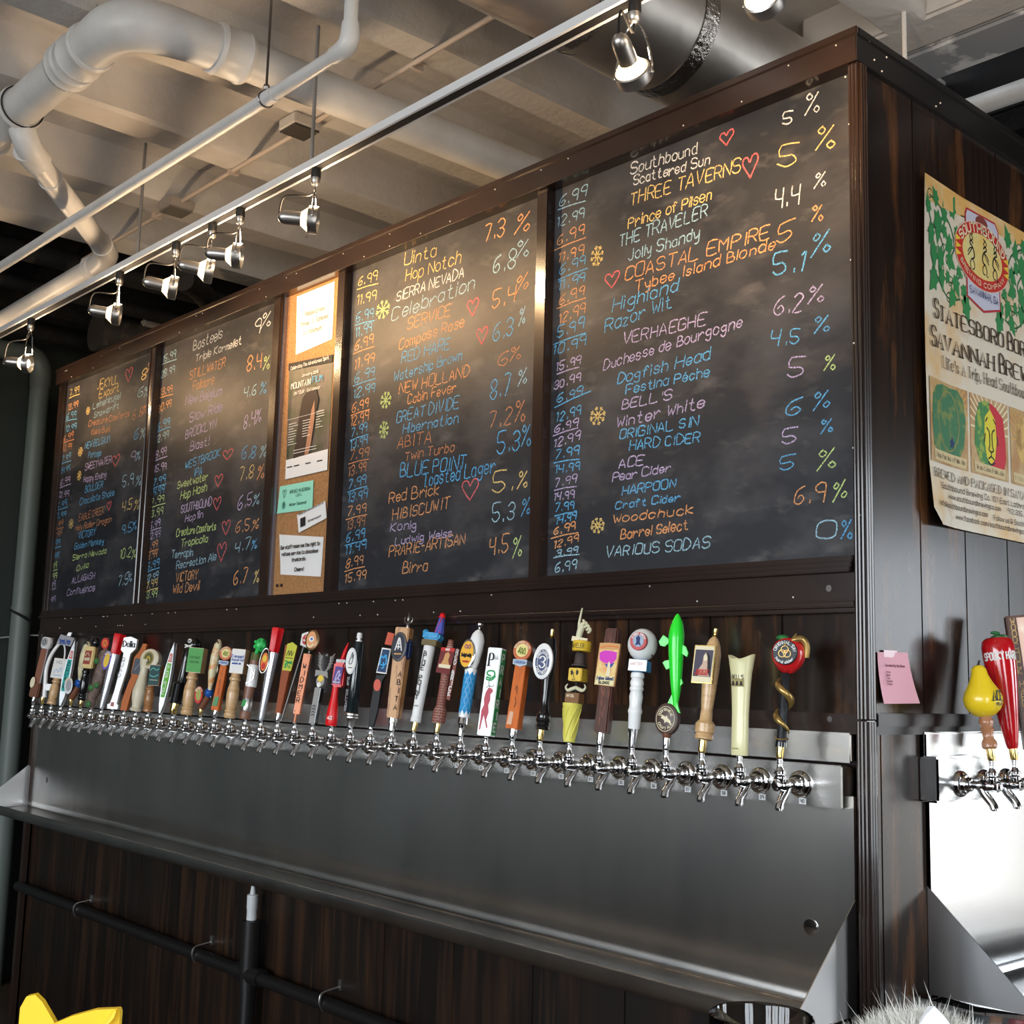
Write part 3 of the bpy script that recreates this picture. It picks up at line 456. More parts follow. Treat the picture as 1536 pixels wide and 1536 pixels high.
# fluted corner post
m=M()
for z0,z1 in ((ZF,-.05),(-.047,1.335)):
    m.box(-.016,.010,-.020,.014,z0,z1,.002)
    for q in ((-.010,-.021),(-.002,-.022),(.006,-.021),(.011,-.012),(.011,-.003),(.011,.006)): m.tube([(q[0],q[1],z0),(q[0],q[1],z1-.002)],.0034,6)
part('corner_moulding',m,W_FRAME,tw)
part('end_post',M().box(XE-.004,XE+.03,-.02,.03,ZF,.19,.002),W_FRAME,tw)
# nail heads
m=M()
for i in range(60):
    x=random.uniform(XE,-.02); z=random.choice([1.385,1.345,.24,.2]); m.ball((x,-.031 if z>1 else -.019,z),.0021,6)
for x,z in ((-.02,1.31),(-.012,1.20),(-.012,.9),(-.008,.72),(-.012,.5),(.0,.36)): m.ball((x,-.022,z),.0025,6)
for y,z in ((.02,1.395),(.04,1.36),(.07,1.345),(.09,1.385),(.3,1.345),(.32,1.36)): m.ball((.0125,y,z),.0024,6)
o=part('nail_heads',m,PRW,tw); o['kind']='stuff'
m=M().lathe([(-.0205,.007),(-.019,.007)],12,(-.075,.215),'y'); part('screw',m,SATIN_D,tw)
m=M().lathe([(-.0075,.006),(-.006,.006)],12,(-.085,-.05),'y'); part('screw',m,SATIN_D,tw)
# ================================================================ chalkboards
BL={1:('slate chalkboard at the far left end of the wall','JEKYLL'),
    2:('slate chalkboard second from the left, beside the cork strip, headed by a pale 9% entry',''),
    3:('slate chalkboard right of the cork strip, with a warm glare over its yellow top lines',''),
    4:('widest-looking slate chalkboard at the right corner, ending with various sodas','')}
BX={1:(-4.221,-3.30),2:(-3.251,-2.34),3:(-1.902,-.984),4:(-.946,-.012)}
for n in (1,2,3,4):
    a,b=BX[n]; t=thing('chalkboard',BL[n][0],'chalkboard',((a+b)/2,.02,.275),'chalkboards on the tap wall')
    part('slate',M().box(a-.004,b+.004,.012,.03,.272,1.34),SLATE,t)
    f=fnY(.0114); random.seed(n*11)
    for (s,x0,z0,x1,z1,h,c) in CHALK[n]:
        m=M(); m.smooth=False
        wd=.0034 if n>2 else .0040
        if s=='_': ribbon(m,[(x0,z0),((x0+x1)/2,(z0+z1)/2+.002),(x1,z1)],wd,f,0); part('chalk_rule',m,CH[c],t); continue
        for m in words(s,x0,z0,x1-.01*(x1-x0),h*.86,wd*(1.15 if h>.05 else 1),f,z1): part('chalk_writing',m,CH[c],t)
    for (cx,cz,w_,h_,c) in HEARTS[n]: m=M(); heart(m,cx,cz,abs(w_),abs(h_),.0042,f); part('chalk_heart',m,CH[c],t)
    for (cx,cz,w_,h_) in SNOW[n]: m=M(); flake(m,cx,cz,abs(w_),abs(h_),.004,f); part('chalk_snowflake',m,CH['y' if n!=3 else 'g'],t)
random.seed(5)
# ================================================================ cork strip and notices
ck=thing('cork_board','narrow cork pinboard strip between the second and third chalkboards','pinboard',(-2.134,.02,.275))
part('cork_panel',M().box(-2.302,-1.965,.010,.03,.272,1.34),CORK,ck)
part('edge_bead',M().box(-2.299,-2.290,-.003,.012,.28,1.335,.001),flat('grey metal bead',(.3,.3,.36),.25,.8),ck)
for x in (-2.262,-2.235): part('pin',M().ball((x,.008,.315),.006,8),PRK,ck)
def sheet(pts,y,curl=.004,n=8,th=.0006):
    """curved quad sheet, corner points (x,z): top-left, top-right, bottom-left, bottom-right"""
    a,b,c,d=[Vector((p[0],0,p[1])) for p in pts]; V=[]
    for j in range(n+1):
        for i in range(n+1):
            s,t=i/n,j/n; p=(a*(1-s)+b*s)*(1-t)+(c*(1-s)+d*s)*t; cc=curl*(max(0,t-.6)**2*4+max(0,abs(s-.5)-.3)*1.2)
            V.append((p.x,y-cc,p.z))
    k=(n+1)**2; Fc=[(j*(n+1)+i,(j+1)*(n+1)+i,(j+1)*(n+1)+i+1,j*(n+1)+i+1) for j in range(n) for i in range(n)]
    m=M().add(V,Fc); m.add([(x,y2+th,z) for x,y2,z in V],[f[::-1] for f in Fc]); return m
def notice(name,pts,mt,label,cat='notice',y=.009,curl=.0015):
    o=single(name,sheet(pts,y,curl),mt,label,cat,'papers on the cork strip'); return o
def lines(o,rows,mt,y=.0066,wd=.0018,serif=False,name='printed_line'):
    for (s,x0,x1,z,h) in rows:
        m=M(); m.smooth=False; text(m,s,x0,z,x1,h,wd,fnY(y),serif=serif,curve=2); part(name,m,mt,o)
o=notice('notice_sheet',[(-2.236,1.324),(-2.003,1.325),(-2.222,1.112),(-2.0,1.125)],PAPER,'white notice sheet at the top of the cork strip asking to enjoy samples')
lines(o,[('Please Enjoy',-2.175,-2.055,1.238,.016),('Three (3) Samples',-2.2,-2.03,1.205,.016),('At Maximum!',-2.18,-2.06,1.172,.016)],INK)
o=notice('film_poster',[(-2.262,1.088),(-1.988,1.07),(-2.245,.677),(-1.99,.681)],mat('dark mountain print',(.10,.085,.08),.5,var=[((9,9,14),(.05,.065,.035),.4,.6),((14,9,5),(.20,.12,.13),.55,.75)]),'dark mountain film poster pinned mid-height on the cork strip','poster')
f=fnY(.0064)
part('poster_band',M().prism([(-2.262,1.088),(-1.990,1.070),(-1.990,1.045),(-2.262,1.063)],.0062,.0066),INK,o)
part('poster_foot',M().prism([(-2.247,.745),(-1.991,.752),(-1.989,.682),(-2.245,.678)],.0062,.0066),PAPER,o)
m=M().prism([(-2.20,.745),(-2.185,.83),(-2.175,.9),(-2.16,.95),(-2.13,.97),(-2.10,.965),(-2.085,.985),(-2.075,.96),(-2.06,.93),(-2.075,.88),(-2.09,.80),(-2.11,.75)],.0058,.0062); part('rock_tower_print',m,PRK,o)
m=M().prism([(-2.13,.748),(-2.115,.83),(-2.10,.90),(-2.085,.93),(-2.08,.87),(-2.095,.78),(-2.105,.75)],.0054,.0058); part('rock_light_print',m,flat('tan rock print',(.40,.20,.12)),o)
text_rows=[('Celebrating The Adventurous Spirit',-2.245,-2.01,1.061,.012,PRW),('January 2015',-2.17,-2.07,1.025,.009,PRW),('MOUNTAIN',-2.235,-2.115,.992,.020,PRW),('FILM',-2.105,-2.045,.994,.020,PRLB),('ON TOUR - SAVANNAH',-2.215,-2.055,.968,.010,PRW)]
for s,a,b,z,h,mt in text_rows: m=M(); m.smooth=False; text(m,s,a,z,b,h,.003 if h>.015 else .0016,fnY(.005),z-.003); part('printed_line',m,mt,o)
m=M(); m.smooth=False
for k in range(9):
    z=.868-.009*k; ribbon(m,[(-2.238,z),(-2.238+random.uniform(.03,.06),z)],.0018,fnY(.005),0)
    if k<7: ribbon(m,[(-2.15,z),(-2.15+random.uniform(.03,.05),z)],.0018,fnY(.005),0); ribbon(m,[(-2.07,z+.02),(-2.07+random.uniform(.02,.05),z+.02)],.0018,fnY(.005),0)
ribbon(m,[(-2.25,.885),(-2.02,.885)],.001,fnY(.005),0)
for z in (.772,.762): ribbon(m,[(-2.2,z),(-2.06,z)],.0018,fnY(.005),0)
q=part('fine_print',m,PRW,o); q['kind']='stuff'
m=M(); m.smooth=False
for x in (-2.235,-2.19,-2.12,-2.05): ribbon(m,[(x,.718),(x+.03,.718)],.004,fnY(.005),0)
part('sponsor_marks',m,INK,o)
o=notice('green_card',[(-2.277,.657),(-2.069,.657),(-2.286,.563),(-2.066,.560)],flat('mint card',(.32,.75,.58),.7),'mint green key card on the cork strip explaining heart and snowflake','card',.007)
m=M(); m.smooth=False; heart(m,-2.245,.628,.022,.026,.0018,fnY(.0055)); flake(m,-2.245,.588,.024,.026,.0018,fnY(.0055)); text(m,'BREWED IN GEORGIA',-2.21,.626,-2.085,.010,.0016,fnY(.0055)); text(m,'(LOCAL)',-2.175,.612,-2.13,.008,.0014,fnY(.0055)); text(m,'Winter Seasonal',-2.21,.582,-2.105,.010,.0016,fnY(.0055)); part('printed_line',m,flat('dark green ink',(.02,.12,.09)),o)
o=notice('small_card',[(-2.157,.548),(-1.990,.580),(-2.14,.486),(-1.977,.522)],PAPER,'small white tilted card with a camera icon on the cork strip','card',.0055)
m=M(); m.smooth=False; m.prism([(-2.13,.503),(-2.10,.508),(-2.103,.538),(-2.133,.533)],.0036,.004); m.add([(-2.14+.0,.0036,.543)]*1,[]); text(m,'Share your pint picture with us',-2.145,.545,-2.0,.006,.0013,fnY(.0036),.572); text(m,'@thebrewpub',-2.085,.517,-2.01,.007,.0013,fnY(.0036),.530); part('printed_line',m,INK,o)
o=notice('notice_sheet',[(-2.268,.490),(-1.995,.462),(-2.245,.352),(-1.999,.333)],PAPER,'white notice sheet low on the cork strip about refusing service',curl=.002)
lines(o,[('Our staff reserves the right to',-2.25,-2.012,.437,.012),('refuse service to obnoxious',-2.24,-2.02,.414,.012),('drunkards.',-2.175,-2.09,.392,.012),('Cheers!',-2.155,-2.10,.358,.012)],INK,.0052,.0026)
# ================================================================ big paper poster on the side planks
def bow(u,v):  # left edge lifts off the wall
    return .006+max(0,.34-u)*.10+max(0,.5-v)*max(0,.42-u)*.35
PG=mat('aged parchment print',(.70,.64,.53),.6,var=[((1,4,4),(.68,.42,.15),.50,.68),((1,9,9),(.50,.34,.19),.6,.8)])
V=[];nu,nv=24,24
y0,y1,z0,z1=.236,1.16,.372,1.164
for j in range(nv+1):
    for i in range(nu+1):
        u=y0+(y1-y0)*i/nu; v=z0+(z1-z0)*j/nv; uu=u+.014*max(0,1-i/4)*math.sin(j/nv*PI)*-1+(.03 if (i==0 and j==0) else 0); V.append((bow(u,v),uu,v))
m=M().add(V,[(j*(nu+1)+i,j*(nu+1)+i+1,(j+1)*(nu+1)+i+1,(j+1)*(nu+1)+i) for j in range(nv) for i in range(nu)])
po=single('brewery_poster',m,PG,'large parchment brewery poster with green vines and a red oval emblem on the side wall','poster')
def lay(k): return lambda u,v:(bow(u,v)+.0003*k,u,v)
def ppoly(poly,mt,k,name):
    m=M(); m.smooth=False; n=len(poly); c=(sum(p[0] for p in poly)/n,sum(p[1] for p in poly)/n); V=[lay(k)(*c)]+[lay(k)(*p) for p in poly]
    a=sum(poly[i][0]*poly[(i+1)%n][1]-poly[(i+1)%n][0]*poly[i][1] for i in range(n))
    K=5
    for i in range(n):
        A_,B_,C_=c,poly[i],poly[(i+1)%n]
        if a<=0: B_,C_=C_,B_
        ix={};VV=[];FF=[]
        for s_ in range(K+1):
            for t_ in range(K+1-s_):
                ix[s_,t_]=len(VV); w_=(K-s_-t_)/K; VV.append(lay(k)(A_[0]*w_+B_[0]*s_/K+C_[0]*t_/K,A_[1]*w_+B_[1]*s_/K+C_[1]*t_/K))
        for s_ in range(K):
            for t_ in range(K-s_):
                FF.append((ix[s_,t_],ix[s_+1,t_],ix[s_,t_+1]))
                if s_+t_<K-1: FF.append((ix[s_+1,t_],ix[s_+1,t_+1],ix[s_,t_+1]))
        m.add(VV,FF)
    part(name,m,mt,po)
    return m
ppoly([(.236,1.164),(1.15,1.164),(1.15,1.125),(.9,1.118),(.7,1.122),(.4,1.118),(.236,1.105)],mat('amber wash',(.72,.42,.12),.6,var=((1,8,8),(.75,.58,.33),.45,.65)),1,'amber_wash')
LEAF=flat('leaf green print',(.035,.24,.075)); VINE=flat('vine green print',(.03,.13,.05))
mv=M(); mv.smooth=False; ml=M(); ml.smooth=False
def leaf(u,v,a,s):
    pts=[(0,-.5),(.16,-.34),(.36,-.38),(.3,-.1),(.42,.08),(.24,.14),(.16,.32),(0,.62),(-.16,.32),(-.24,.14),(-.42,.08),(-.3,-.1),(-.36,-.38),(-.16,-.34)]
    ca,sa=math.cos(a),math.sin(a); V=[lay(3)(u,v)]+[lay(3)(u+(p[0]*ca-p[1]*sa)*s*.75,v+(p[0]*sa+p[1]*ca)*s) for p in pts]
    ml.add(V,[(0,i+1,(i+1)%14+1) for i in range(14)])
rs=random.Random(3)
for side in (0,1):
    mir=(lambda u:u) if side==0 else (lambda u:1.02-u)
    for path in ([(.24,1.10),(.27,1.04),(.26,.98),(.30,.93),(.35,.90),(.40,.91)],[(.245,1.03),(.29,1.05),(.33,1.01),(.31,.96),(.36,.94),(.41,.97)],[(.26,1.12),(.31,1.11),(.36,1.08),(.38,1.03),(.35,.99)]):
        ribbon(mv,[(mir(a),b) for a,b in path],.005,lay(2),5)
        for k in range(4):
            a,b=rs.choice(path); cu=[(mir(a+.018*math.cos(t*.9)*(1-t*.11)),b+.018*math.sin(t*.9)*(1-t*.11)) for t in range(8)]; ribbon(mv,cu,.0028,lay(2),2)
    for (a,b,an,s) in [(.29,1.125,.8,.055),(.335,1.10,.1,.06),(.375,1.125,-.5,.065),(.25,1.095,.4,.05),(.262,1.03,2.6,.06),(.30,1.06,3.0,.085),(.335,1.055,-2.2,.05),(.275,.985,3.1,.07),(.31,.985,2.9,.07),(.355,1.03,2.2,.06),(.36,.99,-2.0,.06),(.27,.925,2.4,.075),(.315,.94,3.3,.06),(.345,.95,2.6,.04),(.385,.94,-2.6,.06),(.42,.93,-2.9,.05),(.365,.905,2.5,.06),(.43,.895,-2.8,.075),(.395,1.07,-1.2,.045),(.40,.975,-1.9,.04)]:
        leaf(mir(a),b,an if side==0 else -an,s*.92)
q=part('vine_print',mv,VINE,po); q['kind']='stuff'; q=part('leaf_print',ml,LEAF,po); q['kind']='stuff'
# emblem
cu,cv=.512,1.040
ppoly([(.44,1.145),(.58,1.145),(.597,1.128),(.597,.925),(.512,.903),(.432,.925),(.432,1.13)],flat('red outline print',(.45,.03,.04)),4,'shield_outline')
ppoly([(.444,1.14),(.578,1.14),(.592,1.125),(.592,.929),(.512,.909),(.437,.929),(.437,1.127)],flat('pale lavender print',(.56,.58,.72)),5,'shield_print')
ppoly(ell(cu,cv,.134,.083,40),flat('pale rim print',(.72,.6,.5)),6,'oval_rim')
ppoly(ell(cu,cv,.131,.081,40),PRR,7,'oval_print')
ppoly(ell(cu,cv,.097,.055,40),mat('yellow glow print',(.78,.52,.10),.6,var=((1,7,9),(.72,.66,.30),.4,.6)),8,'oval_centre')
ppoly(ell(cu,1.125,.03,.016,20),flat('maroon print',(.22,.05,.04)),5.5,'hop_print')
m=M(); m.smooth=False
arctext(m,'SOUTHBOUND',cu,cv,.114,.068,158,22,.020,.0048,lay(9)); part('emblem_lettering',m,PRC,po)
m=M(); m.smooth=False; arctext(m,'BREWING COMPANY',cu,cv,.114,.068,205,335,.011,.0022,lay(9),True); part('emblem_lettering',m,PRC,po)
m=M(); m.smooth=False; text(m,'SAVANNAH, GA',.445,.938,.584,.017,.0019,lay(9)); part('emblem_lettering',m,PRN,po)
for sg in (-1,1):
    for k in (-1,0,1): ppoly([(cu+sg*.128,cv+k*.018+.008),(cu+sg*.102,cv+k*.018),(cu+sg*.128,cv+k*.018-.008)],PRY,9,'sun_ray_print')
m=M(); m.smooth=False
for dx,s in ((-.048,-1),(.004,1),(.055,1)):
    X=cu+dx
    for st in ([(0,.022),(.008,.028),(.014,.02),(.004,.014),(-.004,.004),(-.006,-.01),(.004,-.018)],[(.004,-.016),(-.006,-.028),(-.004,-.040),(.004,-.042)],[(.006,-.016),(.014,-.028),(.012,-.042),(.02,-.044)],[(0,.012),(.016,.006),(.024,-.004)],[(.002,.012),(.014,-.002),(.024,-.012)],[(.006,.028),(.0,.034),(.006,.040),(.0,.046)],[(.01,.028),(.014,.036),(.008,.044)]):
        ribbon(m,[(X+a*s,cv+b) for a,b in st],.0045 if st[0][0]==0 and len(st)==7 else .003,lay(10),3)
q=part('dancer_marks',m,INK,po); q['kind']='stuff'
DK=flat('dark brown print',(.06,.035,.02))
for s,a,b,z,h,wd in (('S',.268,.290,.838,.042,.0066),('TATESBORO',.297,.605,.838,.033,.0060),('B',.628,.655,.838,.042,.0066),('ORN',.66,.75,.838,.033,.0060),('S',.249,.274,.770,.044,.0066),('AVANNAH',.279,.555,.771,.034,.0060),('B',.582,.610,.772,.044,.0066),('REWED',.615,.80,.773,.034,.0060)):
    m=M(); m.smooth=False; text(m,s,a,z,b,h,wd,lay(9),serif=True,curve=3); part('title_lettering',m,DK,po)
for s,a,b,z,h,wd,sf in (("Life's A Trip, Head Southbound",.307,.735,.730,.026,.0028,True),('BREWED AND PACKAGED IN SAVANNAH',.247,.76,.476,.018,.0026,True),('Southbound Brewing Co. 107 East Lathrop Savannah',.28,.80,.454,.012,.0018,False),('www.southboundbrewingco.com',.318,.565,.435,.011,.0017,False),('912.335.17',.60,.70,.435,.011,.0017,False),('info@southboundbrewingco.com',.266,.50,.414,.011,.0017,False),('Follow us @ Southb',.53,.69,.411,.011,.0017,False),('www.facebook.com/southboundbrewingco',.35,.68,.393,.011,.0017,False)):
    m=M(); m.smooth=False; text(m,s,a,z,b,h,wd,lay(9),serif=sf,curve=2); part('printed_line',m,DK,po)
TAN=mat('tan ray print',(.42,.22,.08),.6,var=((1,14,14),(.55,.40,.2),.4,.65))
for k,(a,b) in enumerate(((.236,.422),(.432,.616),(.626,.81))):
    ppoly([(a,.697),(b,.697),(b-.004,.509),(a,.509)],TAN,4,'picture_panel')
    m=M(); m.smooth=False
    for i in range(16):
        an=PI*i/15; cx=(a+b)/2; q=lambda r:(min(max(cx+r*math.cos(an),a+.002),b-.002),min(.62+r*math.sin(an)*.9,.695)); ribbon(m,[q(.06),q(.12)],.0045,lay(5),0)
    part('ray_print',m,PRC if k==1 else flat('amber print',(.6,.35,.1)),po)
GP=mat('mottled green print',(.03,.17,.07),.6,var=((1,30,30),(.20,.25,.06),.5,.62))
ppoly([(.252,.545),(.245,.60),(.25,.66),(.27,.683),(.30,.69),(.34,.688),(.375,.69),(.40,.67),(.41,.62),(.40,.56),(.38,.535),(.33,.53),(.28,.532)],GP,6,'foliage_print')
m=M(); m.smooth=False; ribbon(m,ell(.328,.61,.05,.068)+[(.378,.61)],.003,lay(7),0); part('frame_oval_print',m,flat('olive gold print',(.30,.26,.08)),po)
m=M(); m.smooth=False; leaf_=[(.345,.58),(.35,.568),(.358,.565),(.35,.56),(.352,.548),(.345,.556),(.336,.55),(.339,.562),(.332,.566),(.341,.569)]; ppoly(leaf_,PRN,8,'blossom_print')
ppoly([(.47,.545),(.45,.58),(.455,.64),(.475,.68),(.505,.69),(.525,.685),(.525,.53),(.495,.53)],mat('mane green print',(.04,.22,.06),.6,var=((1,30,30),(.3,.4,.05),.5,.6)),6,'mane_green')
ppoly([(.525,.53),(.525,.688),(.555,.68),(.59,.66),(.60,.60),(.60,.56),(.585,.525),(.55,.52)],flat('mane red print',(.55,.03,.05)),6,'mane_red')
ppoly([(.495,.60),(.50,.65),(.525,.672),(.55,.65),(.555,.60),(.545,.555),(.525,.54),(.505,.555)],flat('lion yellow print',(.70,.62,.05)),7,'lion_face')
m=M(); m.smooth=False
for st in ([(.508,.625),(.517,.62),(.521,.612)],[(.545,.625),(.536,.62),(.532,.612)],[(.521,.612),(.52,.585),(.515,.575),(.527,.57),(.538,.575),(.533,.585),(.532,.612)],[(.526,.57),(.526,.56),(.513,.553)],[(.526,.56),(.54,.553)],[(.51,.545),(.526,.54),(.543,.546)],[(.503,.64),(.512,.65)],[(.551,.64),(.541,.65)],[(.5,.61),(.495,.59)],[(.557,.61),(.56,.59)]): ribbon(m,st,.0042,lay(8),3)
part('lion_features',m,INK,po)
ppoly(ell(.70,.62,.045,.06),mat('gold print',(.62,.42,.12),.6,var=((1,20,20),(.35,.2,.06),.5,.6)),6,'gold_medal_print')
for a,b,s in ((.262,.40,'Hop Pun India Pale Ale'),(.455,.585,'Iron Lion Pale Ale'),(.645,.79,'Moonlight')):
    ppoly([(a-.01,.538),(b+.01,.536),(b+.006,.512),(a-.008,.514)],flat('ribbon print',(.62,.50,.28)),8,'ribbon_banner'); m=M(); m.smooth=False; text(m,s,a,.521,b,.010,.0016,lay(9),serif=True,curve=0); part('printed_line',m,DK,po)
# pink slip
m=M(); q=[(.0,.032,.087),(.0,.144,.090),(.0,.034,-.016),(.0,.169,-.014)]; V=[];n=6
for j in range(n+1):
    for i in range(n+1):
        s,t=i/n,j/n; a=Vector(q[0])*(1-s)+Vector(q[1])*s; b=Vector(q[2])*(1-s)+Vector(q[3])*s; p=a*(1-t)+b*t; V.append((.003+.012*t*t+.002*s,p.y,p.z))
m.add(V,[(j*(n+1)+i,(j+1)*(n+1)+i,(j+1)*(n+1)+i+1,j*(n+1)+i+1) for j in range(n) for i in range(n)])
o=single('pink_slip',m,flat('pink paper',(.80,.42,.50),.7),'pink paper slip taped to the side planks beside the corner post','paper slip')
part('tape',M().box(.0036,.0042,.055,.105,.078,.092),flat('clear tape',(.85,.6,.65),.3),o)
fx=lambda u,v:(.0046+.012*((.087-v)/.103)**2+.002,u,v)
m=M(); m.smooth=False; text(m,"Growlers By the Store",.055,.059,.128,.0045,.0011,fx,curve=0); part('printed_line',m,flat('dark red ink',(.15,.02,.04)),o)
m=M(); m.smooth=False
for z,s in ((.046,'Wine'),(.040,'Beer'),(.034,'Tea'),(.028,'Sodas'),(.022,'Cider')): text(m,s,.055,z,.055+.004*len(s),.0036,.0009,fx,curve=0)
part('printed_line',m,flat('dark red ink',(.15,.02,.04)),o)
# ================================================================ stainless work, front
dt=thing('drip_trough','long brushed stainless drip trough along the front under the tap row','drip tray',(-2.13,-.1,-.60))
def rz(x): return -.0070*(x+2.2)           # slight fall towards the right
def slope(m): return m.map(lambda x,y,z:(x,y,z+rz(x)))
part('back_panel',M().box(XE+.03,-.030,-.009,.006,-.600,-.20),STEEL,dt)
m=M(); xs=[-4.245,-3.5,-2.8,-2.1,-1.4,-.7,-.030]
def strip(prof,x0,x1):
    V=[];n=len(prof)
    for x in (x0,x1): V+=[(x,a,b+rz(x)) for a,b in prof]
    return M().add(V,[(i,i+1,i+1+n,i+n) for i in range(n-1)]+[(i+n,i+1+n,i+1,i) for i in ()])
m=strip([(-.009,-.575),(-.0095,-.592),(-.014,-.598),(-.10,-.604),(-.196,-.600),(-.203,-.594),(-.204,-.575),(-.207,-.572),(-.211,-.574),(-.212,-.600),(-.208,-.610),(-.10,-.615),(-.0,-.612)],-4.245,-.030); part('trough_pan',m,STEEL,dt)
for x in (-4.245,-.030):
    m=M(); s=1 if x>-1 else 1
    poly=[(-.008,-.398),(-.008,-.600+rz(x)),(-.211,-.600+rz(x)),(-.211,-.575+rz(x))]
    V=[(x-.001,a,b) for a,b in poly]+[(x+.001,a,b) for a,b in poly]
    m.add(V,[(0,1,2,3),(7,6,5,4),(0,4,5,1),(1,5,6,2),(2,6,7,3),(3,7,4,0)]); m.smooth=False; part('end_plate',m,STEEL_T,dt)
part('hole_plug',M().lathe([(-.0125,.011),(-.012,.0155),(-.009,.0165)][::-1],24,(-.132,-.465),'y'),CHROME,dt)
part('slot',M().lathe([(-.0096,.006),(-.0085,.006)],12,(-4.05,-.46),'y',sy=2),INK,dt)
mf=thing('tap_manifold','long stainless manifold box on the front wall that carries forty taps','manifold',(-2.13,-.02,-.22))
part('upper_band',M().box(XE+.03,-.034,-.012,.006,-.135,-.076,.004),STEEL,mf)
part('box_front',M().box(XE+.03,-.036,-.040,.004,-.224,-.140,.003),STEEL,mf)
TX=lambda i:-.133-.0996*(40-i)
NM=[];
for i in range(18,41):
    x=TX(i); f=part('number_sticker',M().box(x-.003,x+.013,-.0412,-.0395,-.2215,-.2095),PAPER,mf)
    m=M(); m.smooth=False; text(m,str(i),x+.0005,-.2186,x+.0095,.0065,.0014,fnY(-.0415),curve=0); part('sticker_number',m,INK,f,world=True)
# side
ds=thing('drip_trough','short stainless drip trough on the side wall below the parchment poster','drip tray',(.1,.7,-.60))
part('back_panel',M().box(-.002,.008,.214,1.3,-.600,-.20),STEEL_S,ds)
prof=[(.008,-.575),(.0095,-.592),(.014,-.598),(.10,-.604),(.192,-.600),(.199,-.594),(.200,-.575),(.206,-.574),(.207,-.600),(.10,-.615),(.0,-.612)]
V=[(a,.214,b) for a,b in prof]+[(a,1.3,b) for a,b in prof]; n=len(prof)
part('trough_pan',M().add(V,[(i,i+n,i+1+n,i+1) for i in range(n-1)]),STEEL_S,ds)
for y in (.214,1.3):
    poly=[(.0,-.387),(.207,-.575),(.207,-.600),(.0,-.600)]; m=M(); m.smooth=False; m.prism(poly,y-.001,y+.001); part('end_plate',m,STEEL_T,ds)
ms=thing('tap_manifold','short stainless manifold box on the side wall under the poster','manifold',(.02,.7,-.22))
part('upper_band',M().box(-.004,.012,.196,1.3,-.128,-.073,.004),STEEL_S,ms); part('box_front',M().box(-.004,.040,.192,1.3,-.216,-.122,.005),STEEL_S,ms)
# ================================================================ faucets
def faucet_parts(root):
    """local frame: origin on the manifold face, -y outwards, handle socket at (0,-.07,.05)"""
    P=[]
    m=M().lathe([(.0,.0275),(-.002,.0275),(-.006,.0262),(-.009,.0235),(-.010,.0200),(-.013,.0198),(-.016,.018),(-.0165,.0150),(-.024,.0145),(-.026,.0125),(-.027,.009)][::-1],28,(0,-.001),'y'); P.append(('flange',m))
    m=M().lathe([(-.020,.0088),(-.036,.0080),(-.046,.0100)][::-1],16,(0,-.001),'y'); P.append(('shank',m))
    m=M().lathe([(-.040,.0095),(-.048,.0120),(-.066,.0125),(-.072,.0105),(-.078,.0100),(-.079,.0115),(-.083,.0115),(-.085,.009)][::-1],18,(0,-.001),'y')
    m.lathe([(-.090,.0062),(-.085,.0062)],12,(0,-.001),'y'); P.append(('body',m))
    m=M().tube([(0,-.046,-.002),(0,-.052,-.016),(0,-.062,-.028),(0,-.070,-.038),(0,-.073,-.047)],[.0110,.0100,.0090,.0085,.0090],14,smooth=3).lathe([(-.0505,.0065),(-.050,.0075),(-.044,.0078)],12,(0,-.0735)); P.append(('spout',m))
    m=M().lathe([(.002,.0095),(.010,.0122),(.016,.0122),(.0185,.009),(.020,.0085),(.021,.0125),(.0265,.0125),(.028,.0090),(.034,.0062),(.040,.0052),(.048,.0066),(.051,.0066)],16,(0,-.070)); P.append(('lever_collar',m))
    return P
FP=[(n,m.mesh(n,CHROME)) for n,m in faucet_parts(None)]
def faucet(loc,rot,label):
    t=thing('beer_faucet',label,'faucet',loc,'chrome beer faucets',rot)
    for n,me in FP:
        o=bpy.data.objects.new(n,me); col.objects.link(o); o.parent=t
    return t
# ================================================================ tap handles
SA,SB,SC,SD,SE,SF=.1628,.1628,.1693,.1823,.2018,.2083
FWD=F
WOODL=mat('pale turned maple',(.62,.40,.20),.35,coat=.3,var=((18,18,90),(.50,.29,.12),.45,.7))
WOODM=mat('amber turned wood',(.36,.16,.05),.35,coat=.3,var=((18,18,90),(.22,.09,.03),.45,.7))
WOODD=mat('walnut slab',(.07,.022,.012),.4,spec=.2,var=((160,160,6),(.20,.06,.03),.5,.62))
WOODO=mat('carved oak',(.55,.28,.10),.4,var=((90,90,14),(.32,.13,.04),.48,.6),bump=((90,90,14),.4,.002))
COPPER=mat('brushed copper',(.45,.18,.10),.4,.5,spec=.2); ORNG=mat('orange painted wood',(.62,.15,.025),.5,spec=.2,var=((60,60,8),(.45,.10,.02),.5,.7))
REDP=mat('red gloss resin',(.70,.008,.012),.28,spec=.35); SILV=mat('silver paint',(.60,.62,.66),.22,.7); CREAM=mat('cream resin',(.66,.60,.44),.35)
BRICK=mat('brick red resin',(.22,.055,.035),.6); MORT=flat('pale mortar',(.45,.34,.28)); BROWNP=mat('brown resin',(.16,.06,.03),.5,spec=.2)
TILT={2:-4,5:-2,6:-5,7:-1,8:-11,9:-4,10:-6,12:-3,15:-6,16:-3,18:-6,19:-7,24:-5,25:-4,26:-2,27:-6,28:-11,31:-8,33:-6,34:-6,35:-8,36:-5,37:-5,39:-2,40:-6}
